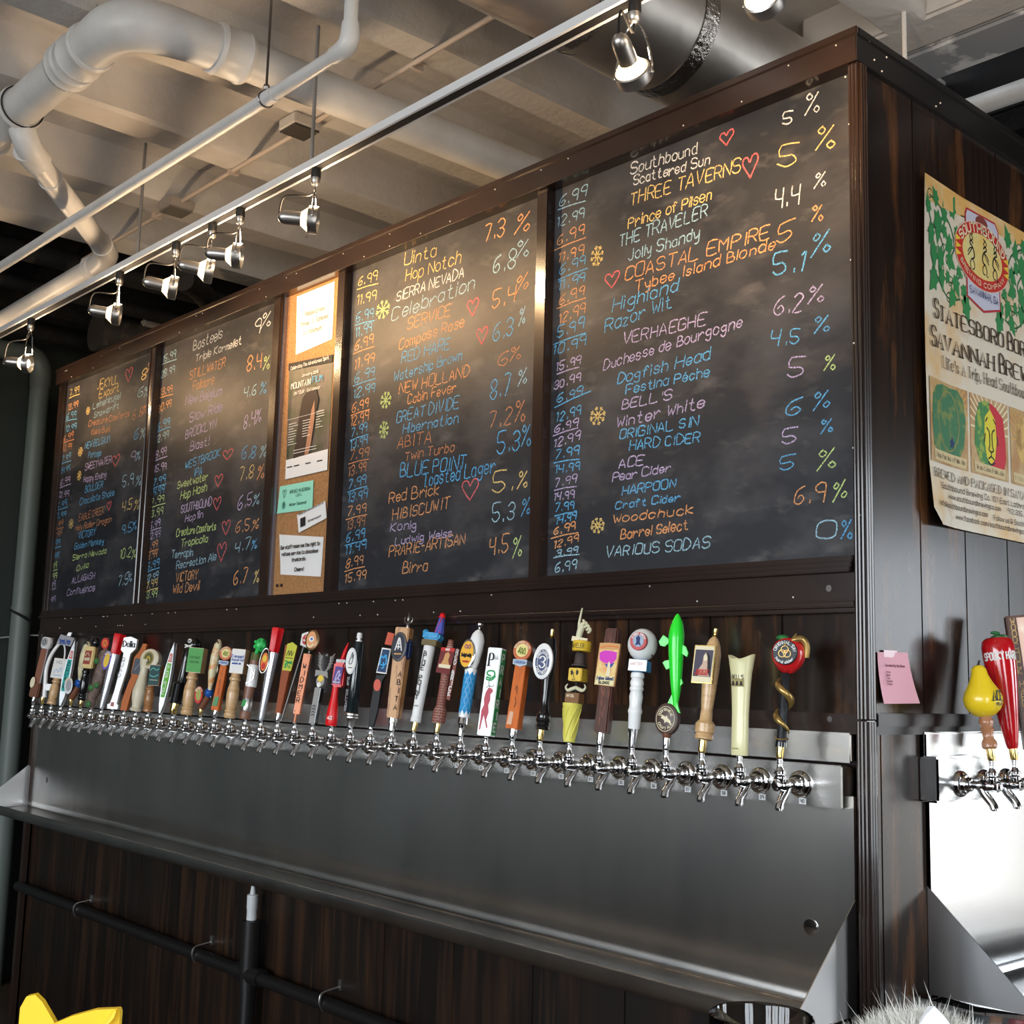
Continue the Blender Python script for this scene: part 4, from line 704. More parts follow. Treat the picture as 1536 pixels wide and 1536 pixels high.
def handle(i,s,zb,label,side=None,delta=28,tilt=-9):
    delta={36:19,40:14}.get(i,delta)
    """a beer tap: faucet plus handle; the handle parts are built upright and leaned back, as a closed lever stands"""
    tilt=TILT.get(i,tilt)
    if side is None: fl_=Vector((TX(i),-.040,-.181)); off=Vector((0,-.070,.050)); rz=0
    else: fl_=Vector((.040,side,-.178)); off=Vector((.070,0,.050)); rz=PI/2
    loc=fl_+off; d=(loc-CAM).dot(FWD); k=d/1843.3*s
    al=math.degrees(math.atan2(CAM.x-loc.x,loc.y-CAM.y)); phi=math.radians(max(0,al-delta))
    if side is None: R=Matrix.Rotation(math.radians(tilt),3,'X')@Matrix.Rotation(phi,3,'Z')
    else: R=Matrix.Rotation(math.radians(tilt),3,'Y')@Matrix.Rotation(math.radians(delta),3,'Z')
    t=thing('beer_tap',label.replace('tap handle','beer tap'),'beer tap',fl_,'beer taps on the wall')
    for n,me in FP:
        o=bpy.data.objects.new(n,me); col.objects.link(o); o.parent=t; o.rotation_euler=(0,0,rz)
    return Hd(t,k,zb,R,off)
class Hd:
    def __init__(s,t,k,zb,R,off): s.t=t; s.k=k; s.zb=zb; s.R=R; s.off=off
    def h(s,z): return (s.zb-z)
    def P(s,name,m,mt,parent=None):
        k=s.k; m.v=[tuple(s.R@Vector((x*k,y*k,z*k))+s.off) for x,y,z in m.v]; return part(name,m,mt,parent or s.t,world=False)
    def L(s,name,prof,mt,n=18,c=(0,0),**kw): return s.P(name,M().lathe([(s.h(z),r) for z,r in prof],n,c,**kw),mt)
    def B(s,name,w,d,z0,z1,mt,x=0,y=0,bev=3,tx=1,ty=1,par=None): return s.P(name,M().box(x-w/2,x+w/2,y-d/2,y+d/2,s.h(z0),s.h(z1),bev,tx,ty),mt,par)
    def E(s,name,x,z,rx,rz_,y,th,mt,par=None,n=26): return s.P(name,M().prism(ell(x,s.h(z),rx,rz_,n),y,y+th),mt,par)
    def R_(s,name,poly,y,th,mt,par=None): return s.P(name,M().prism([(x,s.h(z)) for x,z in poly],y,y+th),mt,par)
    def T(s,t,x0,z,x1,h,wd,y,mt,par=None,z1=None,serif=False,name='lettering',curve=2):
        m=M(); m.smooth=False; text(m,t,x0,s.h(z),x1,h,wd,fnY(y),None if z1 is None else s.h(z1),serif=serif,curve=curve); return s.P(name,m,mt,par)
    def TV(s,t,x,z0,z1,h,wd,y,mt,par=None,w_=None,side=False,slant=0):
        """letters stacked downwards"""
        m=M(); m.smooth=False; n=len(t); st=(z1-z0)/max(n,1)
        for j,ch in enumerate(t):
            if ch==' ': continue
            zz=z0+st*(j+.8); w2=w_ or h*.7; xx=x+slant*(j/n)
            f=fnY(y) if not side else (lambda u,v:(y,u,v)); text(m,ch,xx-w2/2,s.h(zz),xx+w2/2,h,wd,f,curve=2)
        return s.P('lettering',m,mt,par)
    def RB(s,strokes,wd,y,mt,par=None,name='mark',curve=3):
        m=M(); m.smooth=False
        for st in strokes: ribbon(m,[(a,s.h(b)) for a,b in st],wd,fnY(y),curve)
        return s.P(name,m,mt,par)
    def turned(s,z0,z1,r,mt,name='turned_shaft'):
        f=lambda t:z0+(z1-z0)*t
        return s.L(name,[(f(a),r*b) for a,b in ((0,.85),(.03,1),(.1,1),(.12,.85),(.15,.98),(.18,.98),(.2,.8),(.3,.95),(.5,1.05),(.65,1.0),(.8,.75),(.83,.78),(.85,.95),(.9,.98),(.92,.8),(1,.72))],mt)
def ferr(H,z1,r,mt,name='ferrule'): H.L(name,[(H.zb,r*.8),(H.zb-(H.zb-z1)*.2,r),(z1,r),(z1-1,r*.9)],mt,14)
HL=[]
# 1
H=handle(1,SA,830,'brown tap handle with a pale barrel-head top, first at the far left end'); ferr(H,770,20,CHROME); H.B('base_block',90,70,772,640,BROWNP,bev=10); H.E('oval_badge',-30,640,22,50,-42,8,PRC); H.B('shaft',70,40,642,320,mat('russet handle',(.24,.09,.05),.5,spec=.2),bev=5); H.B('shaft_edge',10,44,642,320,PRGY,x=32,bev=1)
H.L('barrel_head',[(H.zb-0-(H.zb-320),38),(300,50),(260,54),(225,50),(212,40)],WHITE); o=H.E('barrel_emblem',0,262,28,40,-56,3,PRGY); H.RB([[(-15,262),(0,240),(15,262),(0,285),(-15,262)]],6,-58,INK,o)
# 2
H=handle(2,SA,830,'white bowed tap handle with a tilted grey name plate and a gold ferrule'); ferr(H,762,20,GOLD)
H.P('bow',M().tube([(15,0,H.h(765)),(5,0,H.h(640)),(-5,0,H.h(500)),(20,0,H.h(380)),(75,0,H.h(280)),(110,0,H.h(250))],[22,20,19,18,16,14],10,smooth=4),WHITE)
H.P('thin_arm',M().tube([(95,8,H.h(640)),(120,8,H.h(520)),(150,8,H.h(400)),(140,8,H.h(300)),(110,8,H.h(250))],[8,8,8,8,8],8,smooth=3),WHITE); H.B('foot',70,40,700,640,WHITE,x=45,bev=8)
o=H.R_('name_plate',[(70,270),(215,285),(240,205),(100,180)],-30,34,PRGY); H.T('Sweet Josie',100,245,205,24,6,-32,PRB,o,z1=250); H.T('Brown Ale',105,265,200,20,5,-32,PRB,o,z1=268); H.R_('tip',[(150,185),(165,155),(195,155),(185,190)],-10,20,WHITE)
# 3
H=handle(3,SA,850,'turned maple tap handle with a white face block sign near the left end'); H.turned(845,605,42,WOODL); H.B('sign_block',120,90,605,420,WOODL,x=20,bev=4); o=H.R_('sign_face',[(-45,603),(78,603),(78,422),(-45,422)],-49,4,PRW); H.T('NO.',-15,470,45,26,5,-50.5,PRGY,o); H.RB([[(-20,560),(0,520),(20,550),(40,500),(50,540)],[(-25,580),(55,575)]],6,-50.5,flat('pale blue print',(.3,.45,.7)),o)
# 4
def blade(i,s,zb,label,zt,c1,c2,word,wc,ztop_red):
    H=handle(i,s,zb,label); f=lambda t:zb+(zt-zb)*t; W_=42
    pr=[(-6,f(0)),(-W_*.55,f(.12)),(-W_,f(.4)),(-W_*.95,f(.6)),(-W_*.5,f(.85)),(0,f(1)),(W_*.35,f(.85)),(W_*.75,f(.6)),(W_*.85,f(.4)),(W_*.55,f(.12)),(6,f(0))]
    H.R_('blade',pr,-14,24,mat('grey resin',(.45,.47,.48),.3,.3)); H.R_('blade_reflection',[(x*.8+14,z) for x,z in pr],12,10,SATIN_D)  # dark solid copy behind the blade, standing in for its reflection in the wood
    o=H.R_('colour_strip',[(-20,f(.22)),(-28,f(.45)),(-24,f(.70)),(16,f(.70)),(22,f(.45)),(16,f(.22))],-17,3,c1); H.R_('top_patch',[(-23,f(.715)),(-14,f(.84)),(8,f(.84)),(15,f(.715))],-17,3,c2)
    H.RB([[(-6,f(.74)),(-8,f(.79)),(0,f(.8)),(2,f(.75)),(-6,f(.74))]],4,-18,PRW)
    H.TV(word,-4,f(.67),f(.25),26,5,-18.5,wc,o,w_=22); return H
H=blade(4,SA,860,'teal and grey blade shaped tap handle with a pointed tip near the left end',250,flat('teal print',(.02,.42,.38)),flat('salmon print',(.65,.20,.18)),'ACCUMULATION',INK,0)
# fish
def trout(i,s,zb,label,zf,orange):
    H=handle(i,s,zb,label); ferr(H,zb-70,18,GOLD); H.P('brown_stem',M().tube([(0,0,H.h(zb-68)),(25,0,H.h(zb-120)),(55,0,H.h(zb-180))],[30,34,26],10,smooth=3),BROWNP)
    H.P('blue_wave',M().ball((65,0,H.h(zb-215)),42,12,sz=1.1),flat('royal blue resin',(.01,.08,.35),.3))
    FM=mat('trout paint %d'%i,(.72,.66,.42),.35,var=[((30,30,30),(.70,.30,.08) if orange else (.55,.50,.30),.5,.6),((60,60,60),(.75,.72,.6),.6,.7)])
    zt=zf; L=(zb-190)-zf; g=lambda t:zb-190-L*t
    m=M().tube([(72,-12,H.h(g(0))),(76,-12,H.h(g(.15))),(82,-12,H.h(g(.4))),(98,-12,H.h(g(.7))),(112,-12,H.h(g(.92))),(116,-12,H.h(g(1)))],[16,20,38,46,34,10],12,smooth=3); o=H.P('fish_body',m,FM)
    H.R_('tail_fin',[(50,g(-.04)),(72,g(.12)),(98,g(-.04)),(85,g(.0)),(66,g(.0))],-18,10,FM,o); H.R_('fin',[(40,g(.42)),(58,g(.5)),(58,g(.36)),(44,g(.34))],-14,6,FM,o); H.R_('fin',[(135,g(.45)),(128,g(.6)),(125,g(.4))],-14,6,FM,o)
    H.P('mouth',M().tube([(96,-50,H.h(g(.93))),(112,-42,H.h(g(.975))),(128,-46,H.h(g(.93)))],[5,5,5],6,smooth=3),INK,o)
    o=H.P('oval_badge',M().prism(ell(-15,H.h(zb-190),40,78),-48,-38),PRR if orange else BGLOSS); H.P('badge_print',M().prism(ell(-15,H.h(zb-190),26,52),-50,-48),flat('olive print',(.35,.36,.10)) if orange else PRGY,o)
    m=M(); m.smooth=False; arctext(m,'SWEET',-15,H.h(zb-190),33,65,150,30,18,5,fnY(-51)); H.P('lettering',m,PRC,o); return H
trout(5,SA,850,'cream trout tap handle standing on a blue wave with a black oval badge',250,False)
# 6
H=handle(6,SA,850,'black turned tap handle with a yellow block sign and black ball top'); ferr(H,788,20,GOLD); H.turned(790,490,36,BGLOSS); H.B('sign_block',105,70,492,290,flat('straw resin',(.68,.50,.20),.4),x=20,bev=8); o=H.R_('sign_label',[(-25,455),(40,455),(48,330),(-15,330)],-38,4,flat('oxblood print',(.28,.05,.03))); H.T('TRUE BEER',-15,420,35,22,5,-40,PRC,o); H.RB([[(-10,380),(10,350),(30,380)],[(-12,400),(35,395)]],5,-40,PRC,o); H.L('ball_top',[(292,18),(270,34),(245,36),(220,30),(205,12)],BGLOSS,c=(50,0))
# 7
H=handle(7,SA,850,'knobbly brown hop vine tap handle with green leaves and a round red badge')
TR=mat('bark brown resin',(.13,.085,.07),.6,var=((60,60,60),(.22,.15,.12),.45,.65),bump=((70,70,70),.6,.004)); H.P('trunk',M().tube([(0,0,H.h(850)),(5,0,H.h(760)),(30,0,H.h(690)),(55,0,H.h(600)),(75,0,H.h(520)),(85,0,H.h(440)),(95,0,H.h(370)),(100,0,H.h(320))],[34,40,48,60,62,52,58,40],12,smooth=3),TR)
o=H.E('round_badge',100,255,38,52,-30,14,PRR); H.E('badge_print',100,255,24,34,-32,2,PRO,o); H.RB([[(88,270),(100,238),(112,270)]],5,-33,PRK,o); H.P('badge_stem',M().tube([(100,0,H.h(330)),(102,0,H.h(205))],26,10),TR)
for x,z in ((0,815),(10,665),(40,420),(125,420),(60,640)): H.P('leaf',M().ball((x,-50,H.h(z)),26,8,sy=.4,sz=1.2),flat('leaf green resin',(.04,.16,.04),.4))
# 8, 20
def crown(i,s,zb,label,zt,zr,badge):
    H=handle(i,s,zb,label); H.L('silver_cone',[(zb,20),(zb-30,26),(zr+60,50),(zr,50)],SILV,20)
    H.P('red_crown',M().lathe([(H.h(zr-1),46),(H.h(zr-20),52),(H.h(zt+20),64),(H.h(zt),60)],12,flute=.80),REDP)
    if badge: o=H.E('oval_badge',-45,badge,40,88,-50,12,flat('violet enamel',(.12,.08,.40),.3)); H.E('badge_print',-45,badge,27,66,-52,2,PRY,o); m=M(); m.smooth=False; arctext(m,'BEER',-45,H.h(badge),33,76,140,40,16,4,fnY(-52)); H.P('lettering',m,PRW,o)
    return H
crown(8,SA,850,'silver cone tap handle with a fluted red crown and a purple oval badge',150,340,410)
# 9
H=handle(9,SA,870,'white paddle tap handle with black script on its wide head'); H.R_('paddle',[(-40,860),(-46,800),(-25,795),(20,500),(45,360),(60,330),(10,325),(60,200),(160,190),(185,215),(175,310),(130,350),(110,500),(55,795),(60,860)][:0]+[(-46,865),(-50,825),(-25,815),(0,700),(28,500),(42,350),(10,320),(25,205),(90,192),(160,215),(155,300),(110,350),(95,500),(55,700),(40,815),(58,825),(55,865)],-14,30,WHITE)
H.T('Delia',28,288,142,52,10,-16,INK,serif=True); H.TV('QUAD',52,385,580,34,7,-16,PRGY,slant=-28); H.B('red_stamp',30,2,840,802,flat('dusty red print',(.45,.15,.15)),x=0,y=-16,bev=0)
# 10
H=handle(10,SA,875,'orange brown arrow-headed wooden tap handle with a slate square label'); m_=mat('orange stained wood',(.45,.12,.02),.45,spec=.2); H.R_('paddle',[(-25,875),(-22,780),(10,620),(30,560),(20,530),(25,385),(70,320),(90,250),(130,250),(125,320),(150,385),(145,530),(90,570),(55,700),(35,875)],-20,40,m_); o=H.R_('slate_label',[(25,535),(110,540),(118,395),(40,390)],-23,4,flat('slate label',(.04,.05,.07),.4)); H.RB([[(50,500),(100,430)]],4,-24,PRGY,o)
# 11
H=handle(11,SA,880,'cream bottle shaped tap handle with a round gold emblem'); H.L('bottle_body',[(880,45),(860,55),(845,42),(820,44),(760,60),(700,66),(640,56),(560,42),(500,38),(440,52),(400,60)],CREAM,22); H.P('emblem_disc',M().lathe([(-40,84),(-34,92),(30,92),(38,84)],26,(45,H.h(390)),'y'),CREAM); o=H.E('emblem_ring',38,390,52,66,-43,4,flat('olive gold print 2',(.30,.24,.08))); H.E('emblem_centre',38,390,38,50,-45,2,flat('dark olive print',(.10,.10,.03)),o); H.RB([[(15,410),(38,365),(60,410)],[(22,385),(55,385)]],6,-47,PRY,o)
# 12
H=handle(12,SA,885,'amber turned tap handle with a dark green landscape block sign'); H.turned(885,640,44,WOODM); H.B('sign_block',110,70,640,450,WOODM,x=42,bev=4); o=H.R_('sign_face',[(-12,636),(90,636),(100,455),(-5,455)],-39,4,flat('dark teal print',(.02,.07,.07))); H.RB([[(5,500),(30,480),(60,500),(85,485)],[(0,545),(40,560),(85,540)]],9,-41,flat('sea green print',(.12,.40,.35)),o); H.RB([[(5,590),(85,590)]],4,-41,PRC,o)
# 13
blade(13,SA,890,'grey blade tap handle with a lime green vertical strip of white letters',230,flat('lime strip',(.12,.45,.03)),flat('salmon print',(.65,.20,.18)),'SLOW RIDE',PRW,0)
# 14
H=handle(14,SB,965,'glossy black ribbed tap handle topped by a skull and crossbones'); ferr(H,865,38,GOLD); H.L('ribbed_base',[(868,55)]+[(868-12*j,(58 if j%2 else 46)) for j in range(1,17)]+[(672,34)],BGLOSS); H.L('black_shaft',[(675,34),(600,30),(480,38),(400,44),(375,40)],BGLOSS,c=(20,0)); H.P('chrome_streak',M().tube([(0,-36,H.h(660)),(6,-36,H.h(560)),(20,-36,H.h(400))],[6,9,5],8,smooth=3),CHROME)
o=H.P('black_cap',M().ball((70,0,H.h(310)),62,14,sz=1),BGLOSS); H.P('skull',M().ball((45,-55,H.h(285)),22,10,sy=.5),PRW,o); H.P('crossbones',M().tube([(5,-56,H.h(325)),(85,-58,H.h(345))],7,6).tube([(10,-56,H.h(350)),(80,-58,H.h(320))],7,6),PRW,o); H.B('eye_sockets',22,4,292,282,INK,x=45,y=-66,bev=0,par=o)
# 15, 18
def blocksign(i,s,zb,label,zblock,ztop,fm,rows,cmt,w_=190,xo=22):
    H=handle(i,s,zb,label); H.turned(zb,zblock,56,WOODL); H.B('sign_block',w_*.78,90,zblock,ztop,WOODL,x=xo,bev=4); o=H.R_('sign_face',[(xo-w_*.39,zblock-4),(xo+w_*.39,zblock-4),(xo+w_*.39,ztop+4),(xo-w_*.39,ztop+4)],-49,4,fm)
    for r in rows: H.T(r[0],xo+r[1],r[2],xo+r[3],r[4],5,-50.5,cmt,o)
    return H
blocksign(15,SB,990,'turned maple tap handle with a green face block sign',600,370,flat('leaf green face',(.10,.36,.10)),[('EAST COAST',-50,470,50,18),('Extra Pale',-45,510,45,16)],flat('dim green print',(.04,.2,.05)))
trout(16,SB,1000,'orange and cream trout tap handle with a red oval badge',290,True)
# 17, 32
def roundbadge(i,s,zb,label,zf,zbase,zs,zt,w0,w1,r):
    H=handle(i,s,zb,label); ferr(H,zf,w0*.30,CHROME); H.B('tapered_bar',w0,w0*.8,zf+4,zs,ORNG,bev=4,tx=w1/w0,ty=w1/w0); zc=(zt+zs)/2
    H.P('badge_back',M().lathe([(-w0*.2,r*.9),(-w0*.16,r),(w0*.45,r),(w0*.5,r*.9)],26,(0,H.h(zc)),'y'),SATIN); o=H.P('badge_ring',M().lathe([(-w0*.40,r*1.0),(-w0*.36,r*1.05),(-w0*.15,r*1.05)],28,(0,H.h(zc)),'y'),flat('burnt orange enamel',(.55,.13,.04),.3)); H.E('badge_centre',0,zc,r*.68,r*.68,-w0*.42,w0*.02,flat('pale yellow enamel',(.80,.68,.28)),o)
    H.RB([[(-.4*r,zc+.3*r),(-.2*r,zc-.35*r),(-.25*r,zc+.1*r)],[(-.15*r,zc+.4*r),(0,zc-.3*r),(.1*r,zc+.2*r)],[(.1*r,zc+.4*r),(.3*r,zc-.3*r),(.4*r,zc+.2*r)],[(-.45*r,zc+.1*r),(.45*r,zc+.35*r)]],r*.10,-w0*.43,flat('olive green print 2',(.16,.22,.03)),o,name='grass_mark')
    m=M(); m.smooth=False; arctext(m,'SOUTHERN ALES',0,H.h(zc),r*.86,r*.86,165,15,r*.2,r*.05,fnY(-w0*.43)); H.P('lettering',m,PRC,o)
    b_=H.R_('banner',[(-r*.8,zs+r*.5),(-r*.8,zs),(r*.8,zs),(r*.8,zs+r*.5),(r*.1,zs+r*.75)],-w0*.5,w0,flat('pale steel blue enamel',(.42,.50,.58),.35)); H.T('ATHENS GA',-r*.6,zs+r*.42,r*.6,r*.25,r*.05,-w0*.51,PRB,b_)
    H.RB([[(-w0*.12,zbase-(zbase-zs)*.55),(0,zbase-(zbase-zs)*.62),(w0*.05,zbase-(zbase-zs)*.5)],[(-w0*.05,zbase-(zbase-zs)*.45),(w0*.1,zbase-(zbase-zs)*.38),(0,zbase-(zbase-zs)*.3),(w0*.12,zbase-(zbase-zs)*.36)]],w0*.04,-w0*.44,PRBR,name='carved_marks'); return H
H=roundbadge(17,SB,1000,'slim orange wooden tap handle with a round grass emblem, beside the white block sign',935,940,480,338,76,66,62); H.R_('green_sticker',[(-28,900),(20,900),(25,815),(-20,815)],-38,3,flat('green sticker',(.10,.30,.13)))
blocksign(18,SB,1010,'turned maple tap handle with a white face block sign in blue lettering',600,372,PRW,[('Everquest',-62,455,62,26),('Imperial',-62,485,62,22),('session ale',-50,515,40,16)],PRB,175,20)
# 19
H=handle(19,SB,1015,'brown and silver banded tap handle with a bright green creature head on top'); BM=mat('russet band resin',(.22,.10,.06),.4)
H.L('base_band',[(1015,50),(1005,56),(940,46)],BM); H.L('silver_band',[(940,46),(935,48),(825,46),(820,44)],SATIN); H.L('middle_band',[(822,46),(715,48)],BM); H.L('white_wrap',[(716,50),(700,52),(520,52),(510,50)],WHITE,c=(8,0)); H.L('upper_band',[(512,50),(470,52)],BM,c=(14,0)); H.L('olive_collar',[(470,54),(400,52),(396,40)],flat('olive collar resin',(.10,.11,.03),.4),c=(18,0)); H.R_('green_stamp',[(-35,900),(5,900),(12,840),(-25,840)],-48,4,PRG)
H.RB([[(-35,520),(20,560),(45,640),(-20,690)],[(45,560),(50,640)]],7,-56,SATIN,name='wrap_edge')
o=H.P('creature_head',M().ball((45,-5,H.h(325)),58,14,sz=1.2),mat('bright green resin',(.04,.55,.12),.3,bump=((60,60,60),.8,.006)))
for x,z,r in ((15,345,20),(60,350,20),(40,290,18),(90,330,18),(10,300,16),(75,280,16),(40,395,22)): H.P('knob',M().ball((x,-52 if x<80 else -25,H.h(z)),r,8),mat('bright green resin',(.04,.55,.12),.3),o)
# 20
H=crown(20,SB,1025,'large silver cone tap handle with a bright red fluted crown, tallest in the left half',160,392,None)
H.P('ring_sign',M().tube([(-50+60*math.cos(a)*.75,-52,H.h(480)+115*math.sin(a)) for a in [2*PI*j/20 for j in range(20)]],7,6,closed=True),SATIN); o=H.E('ring_badge',-50,490,34,85,-54,4,PRO); H.E('badge_print',-50,460,20,30,-56,2,PRY,o); H.E('badge_print',-50,530,20,30,-56,2,PRR,o)
# 21
H=handle(21,SB,1040,'tapered russet tap handle with a yellow-green sign and a red oval sign behind'); ferr(H,960,24,CHROME); H.B('tapered_bar',52,44,965,330,mat('russet painted wood',(.30,.07,.02),.5,spec=.2),bev=4,tx=2.0,ty=1.5)
o=H.R_('sign_face',[(-28,568),(62,568),(80,330),(25,300),(-25,320)],-40,6,flat('acid yellow print',(.55,.55,.05))); H.RB([[(-10,430),(5,380),(15,430),(30,375),(40,430),(55,390)],[(-15,450),(60,450)]],6,-42,PRK,o); H.RB([[(-15,480),(60,500)],[(-10,510),(55,480)]],16,-41.5,PRG,o); H.T('IPA',-12,545,50,34,8,-42,PRG,o)
H.P('rear_rod',M().tube([(20,30,H.h(1030)),(110,30,H.h(320))],12,8),SATIN_D); o=H.R_('rear_sign',[(75,310),(75,205),(130,180),(175,205),(165,335)],20,12,PRW); H.P('rear_oval',M().prism(ell(125,H.h(255),36,48),17,20),PRR,o); H.T('CRISPIN',98,272,152,16,4,16,PRW,o); H.RB([[(115,240),(125,215),(135,240)]],4,16,PRW,o)
# 22
H=handle(22,SB,1055,'brushed copper bar tap handle with vertical letters and an oval portrait medallion'); ferr(H,968,15,COPPER); H.B('copper_bar',66,40,972,410,COPPER,x=10,bev=3,tx=1.15); H.TV('WIDMER',8,500,880,44,8,-22,INK,slant=-4)
for x,z in ((-8,945),(28,430)): H.P('screw',M().ball((x,-20,H.h(z)),7,8,sy=.5),SATIN_D)
H.L('neck',[(412,12),(395,16),(370,14)],BGLOSS,c=(20,0)); o=H.P('medallion',M().lathe([(-30,62),(-24,72),(10,72),(16,60)],24,(38,H.h(278)),'y',sy=1.35),mat('bronze resin',(.20,.10,.04),.25,.4)); H.E('portrait_print',32,278,48,80,-32,3,flat('apricot print',(.75,.35,.15)),o); H.E('portrait_eye',34,272,26,26,-34,2,PRW,o); H.E('portrait_pupil',36,270,11,12,-36,2,PRB,o); H.RB([[(0,330),(30,345),(60,320)]],14,-34,PRC,o)
# 23
H=handle(23,SC,1085,'grey tap handle with black chevrons and a laurel antler crown'); gm=flat('grey stone resin',(.30,.29,.27),.5); H.B('shaft',48,60,1080,760,gm,bev=3,tx=1.1); H.B('shaft_side',10,62,1080,760,BGLOSS,x=32,bev=2)
for j in range(4): H.RB([[(-14,930+26*j),(2,918+26*j),(14,930+26*j)]],9,-32,INK,name='chevron',curve=0)
o=H.P('round_badge',M().lathe([(-34,40),(-10,42),(20,42)],20,(18,H.h(700)),'y',sy=1.3),gm); H.E('badge_print',18,678,28,30,-37,3,PRY,o); H.E('badge_print',12,735,20,24,-37,3,PRW,o); H.R_('banner',[(-45,665),(-50,605),(70,612),(85,672),(55,655),(-15,650)],-30,10,gm)
m=M()
for sg in (-1,1):
    m.tube([(22+sg*20,-5,H.h(610)),(22+sg*52,-5,H.h(540)),(22+sg*40,-5,H.h(470))],[9,9,5],6,smooth=3)
    for j in range(5): a=600-28*j; m.tube([(22+sg*(26+j*5),-5,H.h(a)),(22+sg*(70+j*3),-5,H.h(a-45))],[8,3],6)
m.tube([(22,-5,H.h(470)),(26,-5,H.h(450))],[14,3],5); H.P('laurel_crown',m,gm)
# 24
H=handle(24,SC,1105,'glossy red tap handle with a horn top and a purple square label'); H.L('bottle_base',[(1105,48),(1085,56),(1010,54),(930,44),(850,32),(760,30)],REDP,n=20,sy=.8); H.B('label_block',110,80,762,545,REDP,x=28,bev=14); o=H.R_('label',[(-18,735),(62,738),(78,585),(0,580)],-43,4,flat('plum print',(.12,.06,.25))); H.RB([[(10,700),(25,640),(45,620),(40,690),(55,700)],[(12,710),(60,650)]],9,-45,flat('pale violet print',(.55,.50,.72)),o); H.T('PALE ALE',-5,728,58,14,4,-45,PRW,o); b_=H.B('top_band',92,60,545,518,BGLOSS,x=36,bev=3); H.T('RED HARE',0,542,72,16,4,-32,PRW,b_); H.P('horn',M().tube([(40,0,H.h(520)),(55,0,H.h(440)),(78,0,H.h(362))],[26,18,4],10,smooth=3),REDP); H.T('ALE',-18,1048,30,24,6,-54,PRW)
# 25
H=handle(25,SC,1120,'black tube tap handle with a white oval bird badge, silver base and white knob'); H.L('silver_base',[(1120,28),(1080,32),(1045,52),(1040,62),(1028,62),(1024,50),(1015,62),(1002,62),(992,52)],SATIN); H.L('black_tube',[(992,54),(988,56),(380,46),(362,40)],mat('dark bottle lacquer',(.010,.016,.018),.12,coat=.5),n=24); H.L('white_knob',[(362,28),(350,28),(345,18),(335,18),(328,26),(290,24),(282,18)],WHITE)
o=H.E('oval_badge_rim',-28,540,54,118,-58,14,BGLOSS); H.E('oval_badge',-30,540,47,106,-61,3,PRW,o); H.RB([[(-45,560),(-30,500),(-15,460),(-20,520),(-5,480),(-18,560),(-45,560)],[(-48,600),(-10,600)]],8,-62.5,flat('grey bird print',(.12,.13,.15)),o); H.TV('NEW HOLLAND',-38,680,985,22,5,-58,PRGY,w_=16)
# 26
H=handle(26,SC,1125,'flat black paddle tap handle with a blue window label and small red oval'); ferr(H,1112,16,CHROME); H.R_('black_bar',[(-18,1115),(-14,960),(14,700),(30,650),(120,650),(88,700),(62,960),(26,1115)],-12,30,BLACK); o=H.R_('window_label',[(28,632),(130,640),(160,415),(70,408)],-20,8,PRW); H.R_('label_print',[(38,620),(122,628),(148,428),(78,420)],-22,2,flat('ink blue print',(.02,.05,.13)),o); H.RB([[(60,560),(70,480),(95,500),(115,470),(120,550),(75,560)],[(95,540),(100,580),(80,590)]],12,-24,PRLB,o); H.R_('red_sign',[(80,375),(150,385),(170,280),(105,265)],4,10,flat('tomato print',(.60,.10,.05))); H.E('red_oval',45,740,36,52,-18,4,flat('coral print',(.62,.12,.08)))
# 27
H=handle(27,SC,1165,'large carved oak tap handle with dark oval badge and a grey fleur-de-lis spike'); H.L('ferrule',[(1165,30),(1100,34),(1095,42),(1055,44)],CHROME); H.B('oak_shaft',110,92,1058,250,WOODO,x=8,bev=8,tx=1.28,ty=1.15); H.TV('ABITA',42,630,1000,44,7,-54,PRK,slant=-8)
o=H.P('oval_badge',M().lathe([(-62,68),(-56,76),(-40,76)],30,(0,H.h(428)),'y',sy=1.75),mat('pewter rim',(.10,.10,.10),.4,.5)); H.E('badge_print',0,428,60,112,-64,3,flat('charcoal print',(.03,.03,.045)),o); H.RB([[(-30,460),(-10,370),(0,350),(12,370),(34,460)],[(-16,400),(18,400)],[(-24,430),(26,430)],[(0,350),(0,450)]],11,-66,PRW,o); H.RB([[(-32,495),(34,492)]],12,-66,flat('amber letters',(.6,.32,.1)),o)
H.P('side_badge',M().lathe([(60,58),(78,56)],26,(0,H.h(440)),'x',sy=1.7),PRN); H.TV('AMBER',0,350,520,24,5,79,flat('powder blue print',(.3,.45,.7)),side=True)
H.P('fleur_spike',M().lathe([(H.h(252),16),(H.h(225),20),(H.h(200),10),(H.h(185),18),(H.h(150),16),(H.h(105),2)],12,(35,0)).tube([(35,0,H.h(205)),(2,0,H.h(195)),(-4,0,H.h(160)),(8,0,H.h(155))],[8,12,8,3],8,smooth=3).tube([(35,0,H.h(205)),(68,0,H.h(195)),(76,0,H.h(160)),(62,0,H.h(155))],[8,12,8,3],8,smooth=3),SATIN_D)
